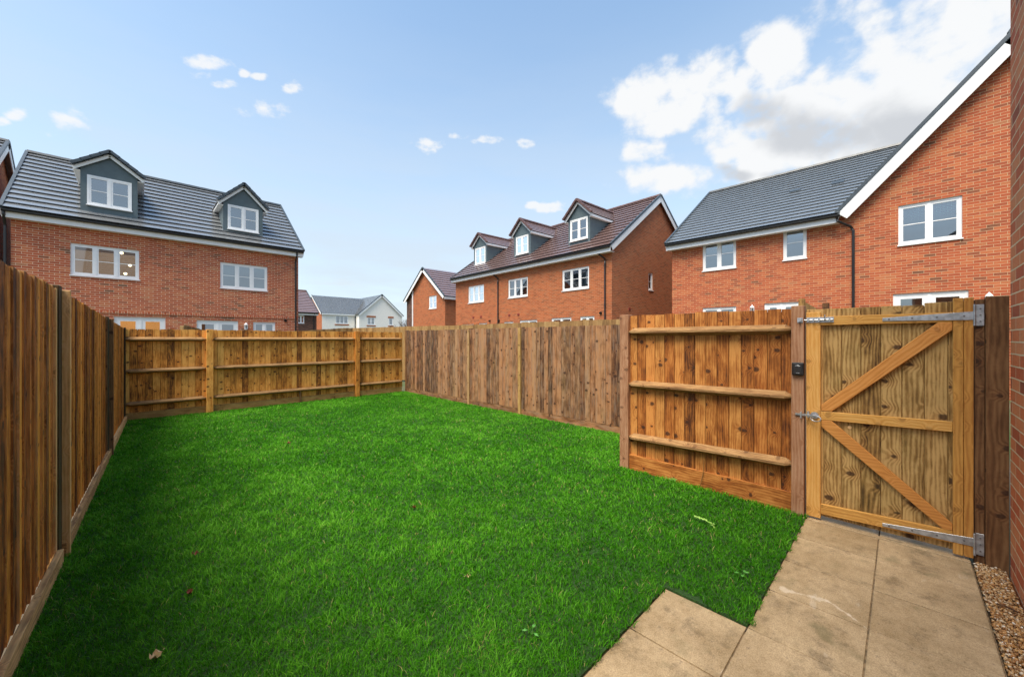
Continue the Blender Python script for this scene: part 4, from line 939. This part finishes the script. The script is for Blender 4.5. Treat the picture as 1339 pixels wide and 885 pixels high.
# ------------------------------------------------------------------ grass
def vnoise(x, y, s, seed):
    r = np.random.default_rng(seed).random((256, 256)); X = x*s+37.3; Y = y*s+11.7
    i = np.floor(X).astype(int); j = np.floor(Y).astype(int); fx = X-i; fy = Y-j; fx = fx*fx*(3-2*fx); fy = fy*fy*(3-2*fy)
    g = lambda a, b: r[a % 256, b % 256]
    return (g(i, j)*(1-fx)+g(i+1, j)*fx)*(1-fy)+(g(i, j+1)*(1-fx)+g(i+1, j+1)*fx)*fy
def in_lawn(x, y):
    e = .014*np.sin(x*37+y*11)+.009*np.sin(x*83-y*57)+.02*(vnoise(x, y, 18, 21)-.5)
    left = x > -.396+(y-4)*.0387+.045
    a = (x < xk+.01+e) & (y > yl0-.006+e); b_ = (x >= xk+.01+e) & (x < 4.06) & (y > yk-.004+e); c_ = (x >= 4.06) & (x < 5.43) & (y > 2.36)
    return left & (a | b_ | c_) & (y < 9.93)
NG = 1500000
x = rng.uniform(-.5, 5.45, NG); y = rng.uniform(.5, 9.95, NG)
d = .701*x+.713*y; lat = .713*x-.701*y
vis = (np.abs(lat) < d*1.42+.3) & (d > .9)
dens = np.clip(21000*(2.0/np.maximum(d, 1.2))**1.2, 5000, 24000)
keep = in_lawn(x, y) & (rng.random(NG) < dens/(NG/(5.95*9.45))) & vis
x, y, d = x[keep], y[keep], d[keep]; n = len(x); print('blades', n)
bigp = vnoise(x, y, .8, 1)*.5+vnoise(x, y, 2.3, 2)*.5; cl = vnoise(x, y, 9, 3)*.6+vnoise(x, y, 24, 4)*.4
h = (.015+.022*cl+.009*bigp)*rng.uniform(.55, 1.35, n)
wid = np.clip(.0016*d, .0026, .008)*rng.uniform(.7, 1.3, n)
ang = rng.uniform(0, 2*np.pi, n)+2.0*vnoise(x, y, 5, 9); lean = rng.uniform(.15, 1.1, n)*h+vnoise(x, y, 7, 6)*.012
dx, dy = np.cos(ang), np.sin(ang); fa = rng.uniform(0, 2*np.pi, n); sx, sy = np.cos(fa)*wid/2, np.sin(fa)*wid/2
z0 = np.full(n, .008)
P0 = np.stack([x-sx, y-sy, z0], -1); P1 = np.stack([x+sx, y+sy, z0], -1)
mxx, myy, mz = x+dx*lean*.35, y+dy*lean*.35, z0+h*.62
P2 = np.stack([mxx+sx*.8, myy+sy*.8, mz], -1); P3 = np.stack([mxx-sx*.8, myy-sy*.8, mz], -1)
P4 = np.stack([x+dx*lean, y+dy*lean, z0+h*rng.uniform(.8, 1.0, n)], -1)
verts = np.stack([P0, P1, P2, P3, P4], 1).reshape(-1, 3)
base = (np.arange(n)*5)[:, None]
tri = np.concatenate([base+np.array([[0, 1, 2]]), base+np.array([[0, 2, 3]]), base+np.array([[3, 2, 4]])], 0)
t1 = np.clip(rng.normal(.52, .17, n)+.5*(bigp-.5)+.5*(cl-.5), 0, 1); dry = (rng.random(n) < .012+.05*np.clip(vnoise(x, y, 3.1, 12)-.72, 0, 1)*4).astype(float)
tt = np.repeat(np.stack([t1, dry, rng.random(n)], -1), 5, 0)
mgr, t = newmat('grass_blade'); tn = t.a('ShaderNodeSeparateColor', {0: t.a('ShaderNodeAttribute', attribute_name='tint').outputs['Color']})
cr = t.a('ShaderNodeValToRGB', {0: tn.outputs[0]}); e = cr.color_ramp.elements; e[0].color = (.010, .085, .001, 1); e[1].color = (.19, .52, .04, 1); k_ = e.new(.5); k_.color = (.050, .25, .002, 1)
c = t.mix(tn.outputs[1], cr.outputs[0], (.38, .34, .13))
p = t.a('ShaderNodeBsdfPrincipled', {'Base Color': c, 'Roughness': .55, 'Specular IOR Level': .12}); tr = t.a('ShaderNodeBsdfTranslucent', {'Color': c})
mx = t.a('ShaderNodeMixShader', {0: .32}); t.l.new(p.outputs[0], mx.inputs[1]); t.l.new(tr.outputs[0], mx.inputs[2]); o = t.a('ShaderNodeOutputMaterial'); t.l.new(mx.outputs[0], o.inputs[0])
tag(fast_mesh('grass', verts, tri, tt, mgr, 1), kind='stuff')

# ------------------------------------------------------------------ leaves, weeds, clods
def gpt(px, py, z=.04): r = ray(px, py); return CAM+r*((z-H)/r.z)
ml1 = plain('dead_leaf', (.16, .035, .015), .7, var=.4, ns=60); ml2 = plain('dry_leaf', (.55, .40, .22), .7, var=.2, ns=60)
def leaf(p, L, W, curl, mat, label, tilt=.2, rz=0):
    m = MB(); n_ = 7; vs = []
    for i in range(n_):
        s = i/(n_-1); wv = W*math.sin(math.pi*min(1, .08+s*.92))**.8*(1+.25*math.sin(i*2.3))
        zz = curl*(s-.5)**2*4*L+.01*math.sin(i*1.9); c_ = V(((s-.5)*L*math.cos(rz), (s-.5)*L*math.sin(rz), zz)); sd = V((-math.sin(rz), math.cos(rz), 0))
        vs += [p+c_+sd*wv+Z*(wv*.7), p+c_, p+c_-sd*wv+Z*(wv*.5)]
    fs = []
    for i in range(n_-1): a = i*3; fs += [(a, a+1, a+4, a+3), (a+1, a+2, a+5, a+4)]
    m.add(vs, fs, grain=V((1, 0, 0))); m.tube([p+V((L*.5*math.cos(rz), L*.5*math.sin(rz), curl*L)), p+V((L*.85*math.cos(rz+.3), L*.85*math.sin(rz+.3), .0))], .0012, 5)
    o = m.build('fallen_leaf', mat, origin=p); sd = o.modifiers.new('thick', 'SOLIDIFY'); sd.thickness = .0008
    tag(o, label, 'leaf', 'fallen leaves on the lawn')
leaf(gpt(256, 724, .035), .045, .016, .1, ml1, 'dark red-brown leaf lying in the grass, uppermost of the two on the left foreground')
leaf(gpt(248, 774, .035), .05, .012, .15, ml1, 'narrow curled brown leaf standing in the grass below the red-brown leaf', rz=1.2)
leaf(gpt(205, 857, .035), .055, .020, .12, ml2, 'pale crumpled beige leaf with stalk near the bottom left of the lawn', rz=.6)
leaf(gpt(541, 663, .035), .035, .012, .1, ml1, 'tiny dark leaf alone in the middle of the lawn', rz=2)
leaf(gpt(378, 579, .035), .05, .018, .1, ml1, 'small dark red leaf far back on the left half of the lawn', rz=.4)
leaf(gpt(612, 753, .035), .03, .006, .1, ml2, 'thin pale straw-like leaf in the lower middle of the lawn', rz=2.2)
leaf(gpt(1058, 643, .03)+V((-.3, .3, 0)), .03, .010, .1, ml2, 'small tan leaf in the grass near the gate corner of the lawn', rz=1.1)
# pale green weed
wg = plain('weed_leaf', (.26, .46, .08), .6, var=.2, ns=40)
p = gpt(934, 690, .02); ow = thing('weed', V((p.x, p.y, .012)), 'pale green wilted weed lying on the lawn left of the gate', 'plant')
m = MB(); q = gpt(908, 676, .045); r_ = gpt(930, 684, .055); m.tube([p, (p+r_)/2+Z*.01, r_, (r_+q)/2+Z*.012, q], .0035, 6); m.build('stem', wg, ow)
m = MB()
def lf(m, c, a, L, W, up=.3):
    d_ = V((math.cos(a), math.sin(a), up)).normalized(); s = d_.cross(Z).normalized(); m.add([c, c+d_*L*.45+s*W, c+d_*L+Z*-.004, c+d_*L*.45-s*W, c+d_*L*.45+Z*.004], [(0, 1, 4), (1, 2, 4), (2, 3, 4), (3, 0, 4)])
for i in range(16):
    s = i/15; c_ = r_.lerp(q, s)+Z*.008 if i > 4 else p.lerp(r_, s*3)+Z*.006
    for k_ in (0, 1): lf(m, c_, random.uniform(0, 6.28), random.uniform(.015, .03), .007)
m.build('leaves', wg, ow)
def clover(px, py, label, k=7):
    p = gpt(px, py, .01); o = thing('weed', V((p.x, p.y, .012)), label, 'plant', 'small leafy weeds in the turf'); m = MB()
    for i in range(k):
        a = i*6.28/k+random.random(); c_ = p+Z*.012; d_ = V((math.cos(a), math.sin(a), 0)); c2 = c_+d_*random.uniform(.01, .02)+Z*random.uniform(.015, .03); lf(m, c2, a, .032, .010, .15)
        m.tube([c_, c2], .0012, 4)
    m.build('leaves', plain('weed_green', (.07, .27, .03), .6) if 'weed_green' not in bpy.data.materials else bpy.data.materials['weed_green'], o)
clover(972, 756, 'small broad-leaved weed near the corner where lawn meets the slabs', 4); clover(880, 631, 'leafy weed growing against the gravel board of the short fence bay', 9); clover(695, 832, 'tiny pale weed low in the middle foreground of the lawn', 3)
# twig on gravel and a few stones on slabs
m = MB(); a = gpt(1303, 789, .02); b_ = gpt(1331, 800, .02); a.y = max(a.y, -.47); b_.y = max(b_.y, -.47); m.tube([a, (a+b_)/2+V((.01, .006, .004)), b_], .005, 6); m.tube([(a+b_)/2, (a+b_)/2+V((.04, .03, .006))], .003, 5)
tag(m.build('twig', M['w_postdark'], origin=a), 'dark brown twig lying on the gravel strip by the wall', 'twig')

# ------------------------------------------------------------------ bare tree far off
def bare_tree(base, h, label):
    o = thing('bare_tree', base, label, 'tree'); tr = MB(); cr_ = MB()
    def br(p, d, L, r, lev, mb):
        q = p+d*L; mb.tube([p, p.lerp(q, .5)+V((random.uniform(-1, 1), random.uniform(-1, 1), 0))*L*.05, q], r, 5)
        if lev == 0: return
        for i in range(4):
            nd = (d+V((random.uniform(-1, 1), random.uniform(-1, 1), random.uniform(-.1, .6)))*.75).normalized(); br(p.lerp(q, random.uniform(.5, 1)), nd, L*.66, r*.55, lev-1, cr_)
    br(V(base), Z, h*.4, h*.02, 4, tr)
    bm_ = plain('bark', (.09, .07, .055), .9) if 'bark' not in bpy.data.materials else bpy.data.materials['bark']
    tr.build('trunk', bm_, o); cr_.build('crown', bm_, o)
bp = CAM+ray(528, 442.5)*48; bare_tree(V((bp.x, bp.y, -.06)), 4.6, 'bare winter tree between the white house and the small gabled house')

# ================================================================== SKY, SUN, CAMERA
SUN_EL, SUN_AZ = 62, -101        # azimuth from +Y, clockwise toward +X
sd = V((math.sin(math.radians(SUN_AZ))*math.cos(math.radians(SUN_EL)), math.cos(math.radians(SUN_AZ))*math.cos(math.radians(SUN_EL)), math.sin(math.radians(SUN_EL))))
L = bpy.data.lights.new('sun', 'SUN'); L.energy = 2.25; L.angle = math.radians(34); L.color = (1, .88, .72); lo = bpy.data.objects.new('sun', L); COL.objects.link(lo); lo.rotation_euler = (-sd).to_track_quat('-Z', 'Y').to_euler()
W = bpy.data.worlds.new('World'); S.world = W; W.use_nodes = True; t = NT(W.node_tree)
sky = t.a('ShaderNodeTexSky', sky_type='NISHITA', sun_disc=False, sun_elevation=math.radians(SUN_EL), sun_rotation=math.radians(SUN_AZ), air_density=1.0, dust_density=1.2, ozone_density=1.4)
gen = t.a('ShaderNodeTexCoord').outputs['Generated']; sep = t.a('ShaderNodeSeparateXYZ', {0: gen})
az = t.m('ARCTAN2', sep.outputs[0], sep.outputs[1]); el = t.m('ARCSINE', sep.outputs[2])
def azel(px, py): r = ray(px, py).normalized(); return math.atan2(r.x, r.y), math.asin(r.z)
nz = t.a('ShaderNodeTexNoise', {'Vector': t.vmul(gen, (1, 1, 1.4)), 'Scale': 9.0, 'Detail': 7, 'Roughness': .6}); nv = nz.outputs[0]
nz2 = t.noise(t.vmul(gen, (1, 1, 1.6)), 26.0, 5, .6)
# domain warp for az / el
wn = t.a('ShaderNodeTexNoise', {'Vector': gen, 'Scale': 5.0, 'Detail': 4}).outputs['Color']; ws_ = t.a('ShaderNodeSeparateColor', {0: wn})
azw = t.m('ADD', az, t.m('MULTIPLY_ADD', ws_.outputs[0], .14, -.07)); elw = t.m('ADD', el, t.m('MULTIPLY_ADD', ws_.outputs[1], .10, -.05))
def blob(px, py, rx, ry, a_=None, e_=None, flat=True):
    a, e_c = azel(px, py); h_ = 2.0
    ax, ex = azel(px+h_, py); ay, ey = azel(px, py-h_)          # local directions of sideways and upward on the sky
    J = np.array([[(ax-a)/h_*rx, (ay-a)/h_*ry], [(ex-e_c)/h_*rx, (ey-e_c)/h_*ry]]); I = np.linalg.inv(J)
    dA = t.m('SUBTRACT', a_ or azw, a); dE = t.m('SUBTRACT', e_ or elw, e_c)
    A_ = t.m('ADD', t.m('MULTIPLY', dA, float(I[0, 0])), t.m('MULTIPLY', dE, float(I[0, 1])))
    E_ = t.m('ADD', t.m('MULTIPLY', dA, float(I[1, 0])), t.m('MULTIPLY', dE, float(I[1, 1])))
    return t.m('SUBTRACT', 1.0, t.m('SQRT', t.m('ADD', t.m('MULTIPLY', A_, A_), t.m('MULTIPLY', E_, E_))))
def union(lst, **k):
    r = None
    for b_ in lst: q = blob(*b_, **k); r = q if r is None else t.m('MAXIMUM', r, q)
    return r
big = [(880, 135, 75, 48), (925, 110, 55, 40), (1020, 85, 60, 42), (1080, 150, 170, 58), (1180, 110, 130, 85), (1240, 40, 110, 75), (1300, 90, 90, 100), (1020, 205, 95, 40), (950, 190, 60, 28), (860, 240, 55, 26), (845, 200, 30, 16), (1110, 190, 90, 40), (1000, 130, 80, 45), (1160, 35, 60, 50), (1400, 60, 160, 120)]
small = [(100, 160, 32, 20), (22, 152, 16, 9), (2, 163, 14, 8), (276, 84, 28, 11), (270, 100, 18, 7), (295, 111, 24, 7), (323, 98, 9, 6), (341, 100, 12, 5), (384, 115, 16, 9), (357, 146, 34, 14), (561, 191, 22, 10), (602, 178, 18, 6), (636, 183, 24, 6), (687, 187, 14, 8), (718, 272, 22, 9), (697, 268, 12, 6), (20, 155, 14, 7)]
azs = t.m('ADD', az, t.m('MULTIPLY_ADD', ws_.outputs[0], .03, -.015)); els = t.m('ADD', el, t.m('MULTIPLY_ADD', ws_.outputs[1], .02, -.01))
wgen = t.a('ShaderNodeVectorMath', {0: gen, 1: t.vmul(wn, (.10, .10, .10))}, operation='ADD').outputs[0]
puff = t.m('ADD', t.m('MULTIPLY', t.a('ShaderNodeTexVoronoi', {'Vector': wgen, 'Scale': 13.0, 'Smoothness': .35}, feature='SMOOTH_F1').outputs['Distance'], -.75), t.m('MULTIPLY', t.a('ShaderNodeTexVoronoi', {'Vector': wgen, 'Scale': 34.0, 'Smoothness': .3}, feature='SMOOTH_F1').outputs['Distance'], -.40))
puff = t.m('ADD', puff, .50)
bb_ = t.m('MINIMUM', t.m('ADD', union(big), .20), .68); sb = union(small, a_=azs, e_=els)
Db = t.m('ADD', bb_, t.m('ADD', t.m('MULTIPLY_ADD', nv, 1.9, -.98), t.m('ADD', puff, t.m('MULTIPLY_ADD', nz2, .8, -.38))))
Ds = t.m('ADD', t.m('MINIMUM', sb, .5), t.m('ADD', t.m('MULTIPLY_ADD', nz2, 2.6, -1.40), t.m('ADD', puff, t.m('MULTIPLY_ADD', nv, .6, -.25))))
mb_ = t.sm(Db, -.05, .62); ms_ = t.m('MULTIPLY', t.sm(Ds, -.1, .75), .9)
cm = t.m('MAXIMUM', mb_, ms_)
grey = [(1085, 170, 150, 40), (1000, 150, 60, 26), (1190, 160, 90, 50), (960, 225, 50, 14), (1060, 225, 60, 12)]
gr = t.m('MULTIPLY', t.sm(t.m('ADD', union(grey), t.m('MULTIPLY_ADD', nv, .9, -.45)), .05, .7), .85)
ccol = t.mix(gr, (3.35, 3.4, 3.45), (2.1, 2.2, 2.36))
# thin veil near the horizon
veil = t.m('MULTIPLY', t.sm(el, 0.02, .85, 1, 0), .88)
veil = t.m('MULTIPLY', veil, t.sm(t.noise(t.vmul(gen, (1, 1, 5)), 3.0, 5), .2, .7, .75, 1.1))
skyc = t.mix(veil, t.vmul(sky.outputs[0], (1.10, 1.16, 1.06)), (2.45, 2.75, 3.1))
wisp = t.m('MULTIPLY', t.sm(t.noise(t.vmul(gen, (1, 1, 6)), 6.0, 6), .55, .75), t.sm(el, .02, .30, .5, 0))
skyc = t.mix(wisp, skyc, (2.75, 2.80, 2.95))
fin = t.mix(cm, skyc, ccol)
bg = t.a('ShaderNodeBackground', {0: fin, 1: .10}); o = t.a('ShaderNodeOutputWorld'); t.l.new(bg.outputs[0], o.inputs[0])
W.cycles.sampling_method = 'MANUAL'; W.cycles.sample_map_resolution = 512
cd_ = bpy.data.cameras.new('camera'); cd_.sensor_width = 36; cd_.lens = 36*FP/1339; cd_.clip_start = .05; cd_.clip_end = 2000
co_ = bpy.data.objects.new('camera', cd_); COL.objects.link(co_); co_.location = CAM; co_.rotation_euler = (math.pi/2, 0, -YAW); S.camera = co_
S.view_settings.view_transform = 'Standard'; S.view_settings.look = 'None'; S.view_settings.exposure = 1.5; S.view_settings.gamma = 1
